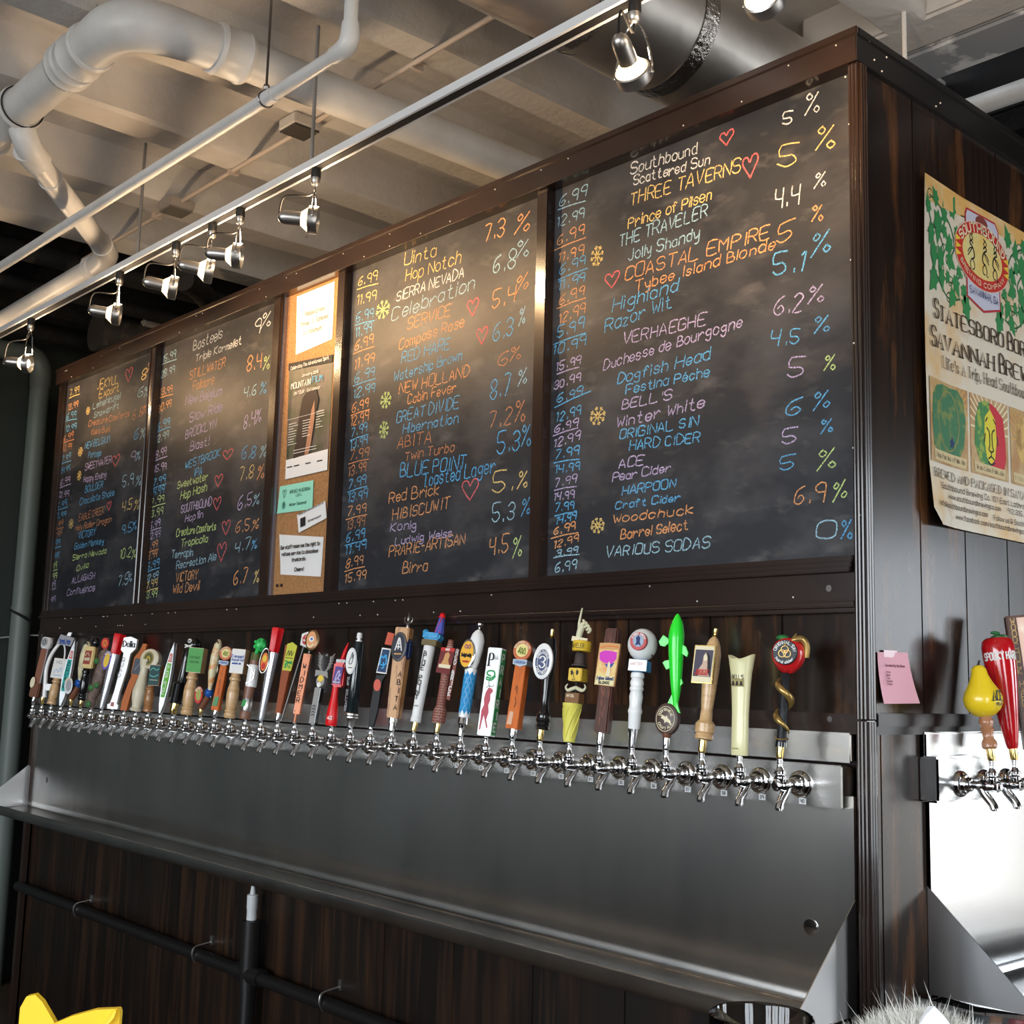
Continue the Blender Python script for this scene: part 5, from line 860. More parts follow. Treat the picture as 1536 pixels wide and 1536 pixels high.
# 28
H=handle(28,SC,1165,'white column tap handle carrying a small blue and red lighthouse on a wave'); ferr(H,1078,26,GOLD); H.L('white_column',[(1080,44),(1068,50),(1056,46),(1046,50),(1036,45),(1020,44),(395,54),(388,50)],WHITE,n=22); H.TV('BLUE POINT',-2,450,890,38,8,-56,INK,w_=26,slant=-6); H.T('TOASTED',-24,945,22,12,3,-52,PRGY); H.B('plinth',150,110,390,335,flat('khaki resin',(.16,.12,.05),.5),x=12,bev=4)
BW=mat('sky blue resin',(.03,.32,.62),.3,bump=((50,50,50),.8,.008)); H.P('wave',M().box(-70,105,-58,58,H.h(338),H.h(268),18).ball((-55,-20,H.h(270)),30,10),BW); o=H.L('lighthouse_tower',[(272,48),(120,24)],flat('periwinkle resin',(.10,.12,.50),.35),c=(70,0),n=8)
H.P('tower_stripe',M().tube([(45,-34,H.h(272)),(85,-24,H.h(120))],6,6).tube([(95,-34,H.h(272)),(62,-26,H.h(180))],6,6),PRR,o); H.L('lantern',[(122,34),(112,34),(108,24),(92,24),(88,28),(72,6)],REDP,c=(70,0))
# 29
H=handle(29,SC,1180,'brick patterned tower tap handle with a red portrait sign and white letters'); ferr(H,1088,24,GOLD); bs=H.L('brick_core',[(1090,52),(1085,60),(970,56),(940,38),(660,40),(400,30),(350,22)],MORT,n=16)
def brickrows(H,par,segs,n,hh):
    for (z0,r0,z1,r1) in segs:
        z=z0;j=0
        while z>z1+4:
            t=(z0-z)/(z0-z1); r=r0+(r1-r0)*t+2.5; m=M()
            for q in range(n):
                a0=2*PI*(q+.06+.5*(j%2))/n; a1=2*PI*(q+.94+.5*(j%2))/n; V=[]
                for rr in (r-6,r):
                    for a in (a0,(a0+a1)/2,a1):
                        for zz in (z-1.5,z-hh+2.5): V.append((rr*math.cos(a),rr*math.sin(a),H.h(zz)))
                m.add(V,[(6,8,9,7),(8,10,11,9),(0,6,7,1),(4,5,11,10),(1,7,9,3),(3,9,11,5),(0,2,8,6),(2,4,10,8)])
            m.smooth=False; o=H.P('brick_course',m,BRICK,par); o['kind']='stuff'; z-=hh; j+=1
brickrows(H,bs,[(1085,60,970,56),(965,48,940,40),(938,40,660,40),(455,32,352,22)],8,24)
o=H.R_('red_sign',[(-80,650),(55,650),(60,440),(-62,415),(60,415),(75,425),(75,640)][:0]+[(-78,645),(60,655),(82,418),(-58,418)],-52,10,flat('maroon sign',(.16,.02,.02))); H.R_('sign_top',[(-60,448),(78,450),(82,418),(-58,418)],-54,2,PRR,o); H.T('RED',-10,442,30,16,5,-55,PRW,o); H.P('figure_print',M().prism([(-50,H.h(590)),(-20,H.h(530)),(-8,H.h(470)),(20,H.h(455)),(40,H.h(480)),(30,H.h(530)),(55,H.h(590))],-54,-52),flat('gold figure print',(.60,.32,.12)),o); H.R_('name_strip',[(-58,600),(60,604),(62,572),(-55,568)],-56,2,PRC,o)
o=H.R_('letter_board',[(58,870),(92,880),(112,420),(84,410)],-30,16,BRICK); H.TV('RED BRICK',94,425,850,36,8,-31.5,PRW,o,slant=-16,w_=22)
# 30
H=handle(30,SD,1115,'white and blue diamond tap handle with a yellow oval badge and chrome ball top'); H.L('chrome_base',[(1115,24),(1060,28),(1030,34),(1020,44),(990,40),(965,38)],CHROME); dm=H.L('white_shaft',[(968,44),(960,46),(560,52),(555,40)],WHITE,n=22,c=(5,0))
m=M(); nr=10
for j in range(nr):
    zc=950-j*41; r=46+(j/nr)*6+1.2
    for q in range(8):
        a=2*PI*(q+.5*(j%2))/8; da=PI/8; V=[(5+r*math.cos(a+b),r*math.sin(a+b),H.h(zc+dz)) for b,dz in ((0,38),(da,0),(0,-38),(-da,0))]; V.insert(0,(5+(r+1.5)*math.cos(a),(r+1.5)*math.sin(a),H.h(zc))); 
        if zc+38>968 or zc-38<555: continue
        m.add(V,[(0,2,1),(0,3,2),(0,4,3),(0,1,4)][:0]+[(0,1,2),(0,2,3),(0,3,4),(0,4,1)])
m.smooth=False; o=H.P('blue_diamonds',m,flat('bavarian blue print',(.02,.28,.60)),dm); o['kind']='stuff'
H.L('white_egg',[(555,30),(500,46),(400,60),(320,62),(270,48),(240,26),(232,14)],WHITE,c=(22,0),n=24); H.L('chrome_ball',[(235,16),(225,22),(215,12),(208,18),(195,27),(180,27),(166,12)],CHROME,c=(26,0))
o=H.P('badge_rim',M().lathe([(-66,66),(-60,74),(-44,74)],30,(-22,H.h(450)),'y',sy=1.72),CHROME); H.E('badge_print',-22,450,60,110,-68,3,flat('amber yellow print',(.85,.45,.04)),o); H.T('Konig Ludwig',-66,472,22,26,7,-70,INK,o,serif=True); H.RB([[(-50,392),(-35,370),(-20,392),(-5,370),(8,392)],[(-45,400),(5,400)]],9,-70,flat('plum crest print',(.25,.08,.15)),o); H.T('WEISSBIER',-50,520,6,14,4,-70,PRR,o)
# 31
H=handle(31,SD,1140,'rectangular white and green tap handle with vertical lettering and a dancing red bull'); bd=H.B('block',128,92,1130,402,WHITE,bev=6,tx=1.02); yb=-48
m=M().box(64,67,-40,40,H.h(1118),H.h(415)); H.P('green_side',m,PRG,bd); H.TV('PRAIRIE',0,440,1105,62,15,68.5,PRW,bd,side=True,w_=38)
H.T('P',-38,555,0,100,16,yb,INK,bd,serif=True); H.T('AA',12,500,42,36,5,yb,PRGY,bd) ; H.RB([[(-5,640),(-40,625),(-30,600),(20,600),(30,635),(-5,660),(-35,650),(-38,670),(10,672),(38,640)],],14,yb,flat('emerald print',(.03,.35,.10)),bd,name='coil_print'); H.RB([[(-5,670),(-15,700),(0,730)],[(-30,740),(-8,722),(20,728),(38,712)]],5,yb,INK,bd)
H.P('bull_print',M().prism([(x,H.h(z)) for x,z in ((-8,735),(25,745),(35,765),(15,790),(20,840),(8,880),(20,940),(5,1000),(28,1060),(20,1070),(-8,1000),(-20,960),(-30,1010),(-38,1085),(-48,1085),(-45,1000),(-48,930),(-30,880),(-38,830),(-30,780))],yb-1,yb+3),flat('rose print',(.50,.09,.12)),bd)
# 32
H=roundbadge(32,SD,1135,'broad orange wooden tap handle with a round grass emblem, beside the white-green block',1048,1050,480,325,112,100,82); H.R_('pale_stamp',[(-45,1020),(-2,1020),(4,915),(-34,912)],-48,3,flat('pale orange print',(.70,.42,.28)))
# 33
H=handle(33,SD,1160,'black baluster tap handle with a white and navy oval badge marked three'); ferr(H,1065,28,GOLD); H.L('black_baluster',[(1066,44),(1058,60),(1040,52),(1030,62),(1005,52),(990,62),(965,54),(940,60),(925,44),(860,34),(760,34),(640,46),(520,60),(420,60),(330,44),(305,34)],BGLOSS,n=24,c=(12,0)); H.L('gold_top',[(306,16),(300,22),(294,14),(285,18),(232,17),(228,12)],GOLD,c=(16,0))
o=H.P('oval_badge',M().lathe([(-76,86),(-70,92),(-56,92)],34,(-8,H.h(508)),'y',sy=1.62),WHITE); H.E('navy_disc',-8,518,66,108,-78,3,flat('navy enamel',(.02,.035,.14),.3),o); m=M(); m.smooth=False; ribbon(m,[(a,b) for a,b in ell(-8,H.h(518),46,74)]+[(38,H.h(518))],4,fnY(-80),0); arctext(m,'THREE TAVERNS',-8,H.h(518),55,90,160,20,22,5,fnY(-80)); arctext(m,'CRAFT BEERS',-8,H.h(518),55,90,205,335,20,5,fnY(-80),True); H.P('lettering',m,PRW,o); H.T('3',-32,562,18,92,15,-81,PRW,o,serif=True,curve=4)
# 34
H=handle(34,SE,1065,'stacked tap handle with yellow cup, moustache, yellow face cube and pointing hand'); YC=flat('lemon resin',(.72,.66,.12),.4); m=M(); V=[]
H.P('yellow_cup',M().lathe([(H.h(1055),42),(H.h(1040),46),(H.h(1020),42),(H.h(800),68),(H.h(790),74),(H.h(770),74),(H.h(768),66)],24),YC)
for q in range(7): a0=2*PI*q/7; H.P('cup_rib',M().tube([((44+26*t)*math.cos(a0+t*1.2),(44+26*t)*math.sin(a0+t*1.2),H.h(1030-225*t)) for t in [j/6 for j in range(7)]],4,5),YC)
o=H.B('brown_block',118,90,768,692,flat('tan brown resin',(.20,.09,.03),.5),x=12,bev=4); H.T('NY CO.',-30,725,30,18,4,-47,PRC,o); H.P('post',M().tube([(15,0,H.h(700)),(20,0,H.h(270))],9,8),INK)
H.P('moustache',M().tube([(25,-20,H.h(650)),(60,-22,H.h(665)),(90,-24,H.h(670)),(108,-24,H.h(645)),(95,-24,H.h(625))],[13,15,11,7,4],8,smooth=3).tube([(25,-20,H.h(650)),(-10,-22,H.h(665)),(-40,-24,H.h(675)),(-58,-24,H.h(650)),(-42,-24,H.h(628))],[13,15,11,7,4],8,smooth=3),flat('cream enamel',(.66,.64,.44),.4))
YF_=flat('taxi yellow resin',(.72,.48,.04),.4); o=H.B('face_cube',112,112,605,508,YF_,x=25,bev=6); H.RB([[(-10,540),(0,525),(10,545)],[(35,535),(45,520),(55,540)],[(18,540),(15,570),(25,585)],[(5,590),(18,598),(32,590)]],5,-57.5,INK,o); H.E('eye_mark',0,548,9,16,-57.5,1,INK,o); H.E('eye_mark',44,545,9,16,-57.5,1,INK,o)
m=M(); m.smooth=False
for z_,sgn in ((545,-1),(545,1)): ribbon(m,[(sgn*25-8,H.h(535)),(sgn*25,H.h(522)),(sgn*25+8,H.h(535)),(sgn*25,H.h(560))],5,lambda u,v:(82.5,u,v),3)
H.P('side_eye_marks',m,INK,o)
H.L('brown_hat',[(490,62),(480,62),(474,46),(400,40),(392,34)],mat('brown felt',(.05,.035,.03),.6),c=(30,0)); H.L('yellow_disc',[(378,68),(372,72),(312,72),(300,66)],YF_,c=(34,0),n=26); m=M(); m.smooth=False
st,L=layout('TRAVELER')
for s_ in st:
    ribbon(m,[(34+73*math.sin(-1.0+1.7*a/L),0) if 0 else (a,b) for a,b in s_],0.9,lambda u,v:(34+73.5*math.sin(-1.05+1.75*u/L),-73.5*math.cos(-1.05+1.75*u/L),H.h(358)+v*5.5),0)
H.P('lettering',m,INK); o=H.R_('small_sign',[(-45,302),(80,322),(92,282),(-40,265)],-30,8,PRC); H.T('Curious',20,308,80,16,3,-31,INK,o)
HM=flat('cream enamel',(.66,.64,.44),.4); o=H.P('hand_palm',M().tube([(5,-8,H.h(275)),(10,-8,H.h(235)),(25,-8,H.h(190)),(40,-8,H.h(165))],[24,26,28,20],10,smooth=3),HM); H.P('index_finger',M().tube([(5,-8,H.h(240)),(-2,-8,H.h(160)),(12,-8,H.h(48))],[14,11,5],8,smooth=3),HM,o)
for j,(x,z) in enumerate(((40,150),(62,165),(82,185),(98,205))): H.P('curled_finger',M().tube([(x-8,-14,H.h(z-10)),(x+8,-24,H.h(z+8)),(x,-28,H.h(z+30)),(x-14,-22,H.h(z+28))],[9,11,10,7],8,smooth=3),HM,o)
# 35
H=handle(35,SE,1105,'dark walnut log tap handle with a pink and orange island sign'); ferr(H,1005,28,CHROME); H.B('walnut_bar',112,80,1010,225,WOODD,x=12,bev=10,tx=.98); o=H.R_('sign_board',[(-70,660),(98,668),(112,350),(110,345),(20,340),(-62,345)],-60,20,flat('tan sign edge',(.62,.34,.14))); H.R_('sign_field',[(-62,655),(90,660),(104,392),(-55,395)],-62,2,mat('sunset print',(.78,.60,.22),.5,var=((60,60,60),(.78,.36,.12),.45,.65)),o)
H.P('purple_cloud',M().prism([(x,H.h(z)) for x,z in ((-48,470),(-52,420),(-10,400),(40,402),(92,410),(94,460),(60,500),(20,498),(-20,490))],-64,-62),PRM,o); H.P('blue_wave',M().prism([(x,H.h(z)) for x,z in ((0,500),(40,505),(80,490),(60,525),(25,530))],-65,-63),PRB,o); H.P('lighthouse_print',M().prism([(x,H.h(z)) for x,z in ((22,590),(28,500),(38,480),(48,500),(56,590))],-66,-64),PRC,o); H.R_('caption_strip',[(-64,658),(92,664),(94,596),(-60,590)],-65,2,flat('caption cream',(.78,.70,.40)),o); H.T('Tybee Island',-55,622,85,24,6,-66.5,PRN,o,serif=True); H.T('BLONDE',-30,652,60,18,5,-66.5,INK,o)
H.RB([[(-50,380),(0,368),(50,366),(95,372)]],9,-61,PRO,o)
# 36
H=handle(36,SE,1180,'white turned tap handle with a ball top, red round emblem and blue edged block'); H.L('ferrule',[(1180,22),(1170,24),(1040,38),(1035,34)],CHROME); H.L('white_shaft',[(1040,40),(1030,44),(930,48),(915,54),(900,54),(890,48),(860,46),(800,52),(760,44),(750,52),(735,52),(725,46),(700,52),(680,48),(668,42),(655,52),(625,50),(615,38)],WHITE,n=22,c=(6,0)); o=H.B('blue_block',135,120,612,530,flat('azure enamel',(.03,.30,.60),.3),x=22,bev=3); H.R_('white_block_face',[(-50,610),(92,612),(94,530),(-46,525)],-66,5,WHITE,o); H.T('HARD CIDER',-35,570,60,22,3,-67,flat('faint pink print',(.7,.45,.42)),o)
m=M().ball((28,0,H.h(410)),118,22,sx=.95,sz=1.05); o=H.P('white_ball',m,WHITE); H.P('side_dimple',M().lathe([(108,40),(113,52),(116,48)],22,(0,H.h(420)),'x',sy=1.5),flat('grey brown dimple',(.12,.09,.08)),o)
H.P('emblem',M().lathe([(-122,62),(-118,66),(-85,66)],30,(34,H.h(395)),'y',sy=1.05),flat('brick red enamel',(.50,.05,.05),.3),o); H.E('emblem_centre',34,395,42,44,-124,3,flat('pale blue enamel',(.35,.45,.58)),o); H.P('rider_print',M().prism([(x,H.h(z)) for x,z in ((12,430),(22,400),(16,370),(34,352),(50,372),(46,400),(58,432),(38,418))],-126,-124),PRN,o); m=M(); m.smooth=False; arctext(m,'ANGRY ORCH',34,H.h(395),54,56,160,20,15,4,fnY(-124)); H.P('lettering',m,PRW,o)
# 37
H=handle(37,SE,1125,'bright green shark tap handle above a round brown fish badge'); ferr(H,1032,26,CHROME); GR=mat('neon green resin',(.02,.78,.03),.28,coat=.3,bump=((90,90,90),.15,.002)); o=H.L('badge_stem',[(1035,24),(1010,34),(990,30)],BROWNP); bd=H.P('badge_disc',M().lathe([(-30,88),(-24,96),(20,96),(26,86)],34,(0,H.h(893)),'y',sy=1.22),mat('chocolate resin',(.07,.04,.03),.4)); m=M(); m.smooth=False; ribbon(m,ell(-4,H.h(893),76,92)+[(72,H.h(893))],4,fnY(-32),0); arctext(m,'DOGFISH HEAD',-4,H.h(893),56,70,160,20,18,4,fnY(-32)); arctext(m,'CRAFT ALE',-4,H.h(893),56,70,205,335,18,4,fnY(-32),True); H.P('lettering',m,PRC,bd)
H.P('fish_emblem',M().prism([(x,H.h(z)) for x,z in ((-45,862),(-22,868),(-5,878),(10,868),(14,885),(40,905),(46,930),(30,922),(8,912),(-8,925),(-10,905),(-28,892),(-42,890),(-34,876))],-34,-31),PRC,bd)
SX=14
m=M().tube([(SX+a,0,H.h(b)) for a,b in ((46,840),(44,770),(40,690),(34,600),(26,480),(18,370),(14,260),(14,170),(14,100))],[12,20,34,44,52,58,60,44,7],16,smooth=3); sh=H.P('shark_body',m,GR)
for pl,y in (([(-10,790),(30,700),(55,690),(85,800),(105,845),(60,825),(30,800)],-12),([(-22,300),(-77,265),(-112,315),(-97,345),(-62,352),(-17,318)],-14),([(80,330),(115,350),(138,395),(130,425),(85,400)],-8),([(-6,450),(-54,460),(-69,475),(-34,525),(-4,510)],-10),([(80,580),(95,590),(108,620),(80,655),(65,640)],-8)): H.R_('fin',pl,y,18,GR,sh)
H.E('eye',0,178,5,5,-42,6,INK,sh)
# 38
H=handle(38,SF,1115,'pale maple baluster tap handle with a framed portrait label and brass tip'); ferr(H,1018,30,GOLD); H.L('maple_baluster',[(1020,48),(1012,66),(985,66),(975,58),(965,70),(905,72),(890,60),(875,46),(800,42),(700,50),(630,54),(500,62),(400,64),(330,52),(285,34),(265,16)],WOODL,n=26,c=(6,0)); H.L('brass_tip',[(266,16),(258,22),(250,14),(240,14),(235,18),(202,17),(198,10)],GOLD,c=(10,0))
o=H.B('label_frame',170,20,622,342,GOLD,x=-18,y=-72,bev=3); H.R_('label_paper',[(-98,612),(58,614),(62,352),(-94,350)],-84,2,PRC,o); H.R_('portrait_ground',[(-92,572),(52,574),(56,378),(-88,376)],-86,2,flat('dusk print',(.08,.07,.10)),o)
H.P('portrait_figure',M().prism([(x,H.h(z)) for x,z in ((-50,570),(-48,520),(-22,480),(-18,420),(-2,395),(16,420),(18,480),(36,525),(40,570))],-88,-86),flat('robe print',(.60,.42,.32)),o); H.P('veil_print',M().prism([(x,H.h(z)) for x,z in ((2,392),(30,420),(44,500),(40,560),(24,540),(18,440))],-89,-87),INK,o); H.E('face_print',0,435,15,24,-90,2,PRC,o); H.T('DUCHESSE',-60,545,40,22,5,-91,PRR,o,serif=True); H.T('DE BOURGOGNE',-70,562,30,12,3,-91,PRR,o)
# 39
H=handle(39,SF,1155,'pale yellow flared tap handle with a notched scoop top and three bells label'); m=M(); V=[];n=28; rows=[(1150,62),(1145,66),(1050,66),(950,66),(850,66),(750,70),(650,76),(560,84),(500,94),(460,100),(430,106)]
for z,r in rows:
    for q in range(n):
        a=2*PI*q/n; x=r*math.cos(a); y=r*.62*math.sin(a); dx=0
        zz=z
        if z==430: zz=z+42*(1-abs(math.cos(a))**1.5)-(8 if math.cos(a)>0 else 0)
        V.append((x+dx,y,H.h(zz)))
m.add(V,[(j*n+q,j*n+(q+1)%n,(j+1)*n+(q+1)%n,(j+1)*n+q) for j in range(len(rows)-1) for q in range(n)]+[tuple(range(n))[::-1]])
k0=(len(rows)-1)*n; V2=[(v[0]*.86+5,v[1]*.86,v[2]) for v in V[k0:]]+[(v[0]*.72+8,v[1]*.7,H.h(520)) for v in V[k0:]]; b0=len(m.v); m.add(V2,[(q,(q+1)%n,(q+1)%n+n,q+n) for q in range(n)]+[tuple(range(n,2*n))]); m.f+=[(k0+q,k0+(q+1)%n,b0+(q+1)%n,b0+q) for q in range(n)]
o=H.P('flared_body',m,mat('pale butter enamel',(.74,.70,.40),.3,coat=.3)); H.T("BELL'S",-48,605,44,28,4,-52,PRK,o); H.R_('bells_label',[(-52,660),(44,660),(44,606),(-52,606)],-52,5,flat('olive gold label',(.36,.30,.12)),o)
for x in (-36,-6,28): H.P('bell_print',M().prism([(x-13,H.h(652)),(x-8,H.h(640)),(x-6,H.h(624)),(x,H.h(618)),(x+6,H.h(624)),(x+8,H.h(640)),(x+13,H.h(652))],-55,-53),INK,o)
H.T('KALAMAZOO MICH',-52,1105,10,7,2,-46,flat('faint olive ink',(.3,.28,.12)),o); H.L('neck',[(1160,18),(1148,22)],CHROME)
# 40
H=handle(40,SF,1170,'black rod tap handle wrapped by a gold snake under a big red apple badge'); ferr(H,1082,28,GOLD); H.L('black_collar',[(1084,42),(1050,40),(1045,34)],BGLOSS); H.L('black_rod',[(1050,40),(985,36),(870,34),(560,36),(550,30)],mat('chipped black enamel',(.010,.010,.012),.4,spec=.25,bump=((40,40,14),.8,.006)),n=10,c=(4,0))
H.P('collar_ring',M().tube([(4+46*math.cos(a),46*math.sin(a),H.h(1025)+8*math.cos(2*a)) for a in [2*PI*j/20 for j in range(20)]],5,6,closed=True),OLDGOLD)
pts=[];rr=[]
for j in range(44):
    t=j/43; a=.4-t*PI*3.7; pts.append((6+(46+4*t)*math.cos(a),(46+4*t)*math.sin(a),H.h(985-(985-560)*t))); rr.append(4+ (17+8*math.sin(t*PI))*min(1,t*5)*.95)
H.P('gold_snake',M().tube(pts,rr,10),OLDGOLD)
m=M(); V=[];n=26;mm=16
for j in range(mm+1):
    b=-PI/2+PI*j/mm
    for q in range(n):
        a=2*PI*q/n; r=128*math.cos(b)*(1+.10*math.sin(b))*(1 if j not in (mm,) else .3); zz=132*math.sin(b)-(22 if j==mm else (8 if j==mm-1 else 0)); V.append((22+r*math.cos(a)*.97,r*math.sin(a)*.85,H.h(418)+zz+6*math.cos(5*a)*max(0,-math.sin(b))))
m.add(V,[(j*n+q,j*n+(q+1)%n,(j+1)*n+(q+1)%n,(j+1)*n+q) for j in range(mm) for q in range(n)])
ap=H.P('red_apple',m,mat('apple red resin',(.55,.012,.015),.25,coat=.4)); bd=H.P('black_badge',M().lathe([(-108,86),(-104,90),(-60,90)],32,(18,H.h(410)),'y'),mat('dark pewter badge',(.025,.03,.032),.4,.2,spec=.3)); m=M(); m.smooth=False; arctext(m,'ORIGINAL SIN',18,H.h(410),73,73,172,8,22,4.5,fnY(-110)); arctext(m,'hard cider',18,H.h(410),73,73,215,325,18,4.5,fnY(-110),True); H.P('lettering',m,PRW,bd)
m=M()
for x,z in ((0,420),(36,420),(18,390)): m.tube([(x+26*math.cos(a),-110,H.h(z)+26*math.sin(a)) for a in [2*PI*j/20 for j in range(20)]],4,6,closed=True)
m.tube([(14,-110,H.h(362)),(18,-110,H.h(345)),(24,-110,H.h(362))],4,6,smooth=3); H.P('apple_knot',m,OLDGOLD,bd); H.P('green_leaf',M().ball((-25,-20,H.h(295)),48,10,sy=.6,sz=.5),flat('apple leaf green',(.02,.16,.04),.3),ap)
H.P('snake_head',M().tube([(150,0,H.h(430)),(152,-10,H.h(350)),(120,-30,H.h(300)),(70,-50,H.h(310)),(45,-58,H.h(325))],[22,26,28,24,8],10,smooth=3).tube([(60,-50,H.h(300)),(80,-46,H.h(262))],[12,4],6),OLDGOLD,ap)
# side taps
S_=.2475
HS=lambda n:.285+.1*n
H=handle(0,S_,1040,'yellow pear tap handle on a brown turned stem, nearest the corner on the side wall',side=HS(0),delta=38,tilt=-7); ferr(H,965,24,GOLD); H.L('turned_stem',[(968,34),(955,46),(925,46),(905,32),(870,34),(850,44),(838,34),(815,42),(800,44),(785,36),(775,34)],mat('tan turned stem',(.40,.18,.09),.25,coat=.4),n=20); o=H.L('yellow_pear',[(776,30),(765,60),(735,94),(700,112),(660,116),(620,102),(570,72),(520,50),(485,44),(465,30),(458,10)],mat('pear yellow resin',(.85,.60,.02),.25,coat=.3),n=28); H.P('pear_stem',M().tube([(0,0,H.h(462)),(12,0,H.h(430))],[8,6],8),INK,o)
m=M(); m.smooth=False; pf=lambda u,v:(-0.0+117*math.sin(u/117),-118*math.cos(u/117),v); text(m,'ACE',38,H.h(685),125,60,10,pf,serif=True); text(m,'PEAR',60,H.h(715),110,16,4,pf); H.P('lettering',m,INK,o)
H=handle(0,S_,1040,'large glossy red chili pepper tap handle with white letters and green stem',side=HS(1),delta=38,tilt=-7); ferr(H,970,24,GOLD); CHI=mat('chili red gloss',(.50,.008,.012),.1,coat=.6); o=H.L('chili_body',[(972,26),(960,34),(850,52),(740,66),(620,80),(500,92),(420,96),(350,98),(315,90),(298,70),(292,20)],CHI,n=26); H.P('green_stem',M().tube([(0,0,H.h(300)),(10,0,H.h(268)),(-30,0,H.h(262))],[26,14,8],8,smooth=3).ball((15,-5,H.h(296)),56,10,sz=.35),flat('chili green',(.02,.14,.04),.3),o)
m=M(); m.smooth=False; pf=lambda u,v:(98*math.sin(u/98),-98.5*math.cos(u/98),v); text(m,'SPOOKY HARD',-120,H.h(435),105,42,9,pf); H.P('lettering',m,PRW,o)
H=handle(0,S_,1040,'tall dark brown board tap handle with gold vertical letters',side=HS(2),delta=38,tilt=-7); ferr(H,985,24,GOLD); bd=H.B('dark_board',120,70,985,165,mat('dark brown board',(.09,.03,.015),.4),bev=6); H.TV('WOODCHUCK HARD CIDER',-24,185,960,34,5,-36,flat('gold letters',(.60,.42,.16)),bd,w_=24); H.B('copper_face',56,4,960,180,mat('pale copper leaf',(.55,.36,.28),.35,.4,var=((30,30,30),(.7,.6,.5),.5,.7)),x=28,y=-37,bev=1,par=bd)
# ================================================================ track lighting
WARM=(1.0,.62,.30)
tr=thing('light_track','long white ceiling track rail running above the chalkboards','track rail',(-2.2,-.45,1.40))
part('rail',M().box(-6+.7,.9,-.468,-.432,1.405,1.423,.002),mat('white track enamel',(.80,.82,.85),.3),tr)
part('rail_slot',M().box(-5.3,.9,-.460,-.440,1.398,1.406),INK,tr)
part('rail_lip',M().box(-5.3,.9,-.470,-.462,1.398,1.406,.001).box(-5.3,.9,-.438,-.430,1.398,1.406,.001),mat('white track enamel',(.80,.82,.85),.3),tr)
BR=mat('lamp reflector warm glow',(.9,.7,.4),.2,.6,emit=((1,.70,.36),5.0)); BULB=mat('lamp bulb glow',(1,.9,.7),.4,emit=((1,.80,.50),12.0))
def spot(x,z,d,label,energy,cord=-1,y=-.45,roll=0):
    """x,z = centre of the lamp ring; d = pointing direction"""
    top=1.400; t=thing('track_spotlight',label,'spotlight',(x,y,top),'brushed nickel spotlights on the track')
    L_=lambda m,n,mt,p=t:part(n,m,mt,p,world=False)
    zl=z-top
    L_(M().lathe([(-.030,.0125),(-.028,.014),(.0,.014)],16),'black_adapter',BLACK); L_(M().lathe([(-.052,.004),(-.048,.010),(-.038,.0135),(-.029,.0135)],16),'nickel_cap',SATIN)
    d=Vector(d).normalized(); s=Vector((d.y,-d.x,0)).normalized()
    m=M()
    for sg in (-1,1): m.tube([(0,0,-.045),s*sg*.022+Vector((0,0,-.075)),s*sg*.038+Vector((0,0,(zl-.045)*.5-.035)),s*sg*.038+Vector((0,0,zl))],.0026,8,smooth=5)
    L_(m,'wire_yoke',CHROME)
    R=d.to_track_quat('Z','Y').to_matrix(); c=Vector((0,0,zl))
    tf=lambda m:m.map(lambda a,b,e:tuple(R@Vector((a,b,e))+c))
    hd=L_(tf(M().lathe([(-.098,.004),(-.094,.012),(-.086,.0175),(-.075,.0195),(-.018,.0195),(-.014,.016)],18)),'lamp_housing',SATIN)
    m=M(); n=24; pr=[(-.015,.0345),(-.013,.038),(.010,.038),(.012,.037),(.012,.034),(.0,.029),(-.012,.018)]
    V=[(r*math.cos(2*PI*i/n),r*math.sin(2*PI*i/n),h) for h,r in pr for i in range(n)]
    m.add(V,[(j*n+i,j*n+(i+1)%n,(j+1)*n+(i+1)%n,(j+1)*n+i) for j in range(len(pr)-1) for i in range(n)]+[((len(pr)-1)*n+i,i,(i+1)%n,(len(pr)-1)*n+(i+1)%n)[::-1] for i in range(n)][:0])
    L_(tf(m),'lamp_ring',SATIN,hd)
    L_(tf(M().lathe([(-.034,.0192),(-.014,.0345)],24)),'reflector',BR,hd)
    L_(tf(M().lathe([(-.011,.006),(-.008,.014),(.002,.016),(.005,.012)],14)),'bulb',BULB,hd)
    for sg in (-1,1): L_(M().ball(tuple(s*sg*.040+c),.0045,8),'pivot_screw',SATIN,hd)
    b=c-d*.09; a=Vector((0,0,-.05)); mid=(a+b)/2+(-d)*.035+Vector((0,0,.01)); 
    L_(M().tube([a,a+(b-a)*.15+Vector((0,0,-.015)),mid,b+Vector((0,0,.014))-d*.004,b],.0028,6,smooth=5),'black_cord',BLACK)
    ll=lamp('lamp_leak','POINT',c+Vector((0,0,.048)),energy*.23,(1.0,.70,.42),t,shadow_soft_size=.02)
    l=lamp('spot_beam','SPOT',c+d*.02,energy,WARM,t,spot_size=math.radians(95),spot_blend=1.0,shadow_soft_size=.018); aim(l,d)
    return t
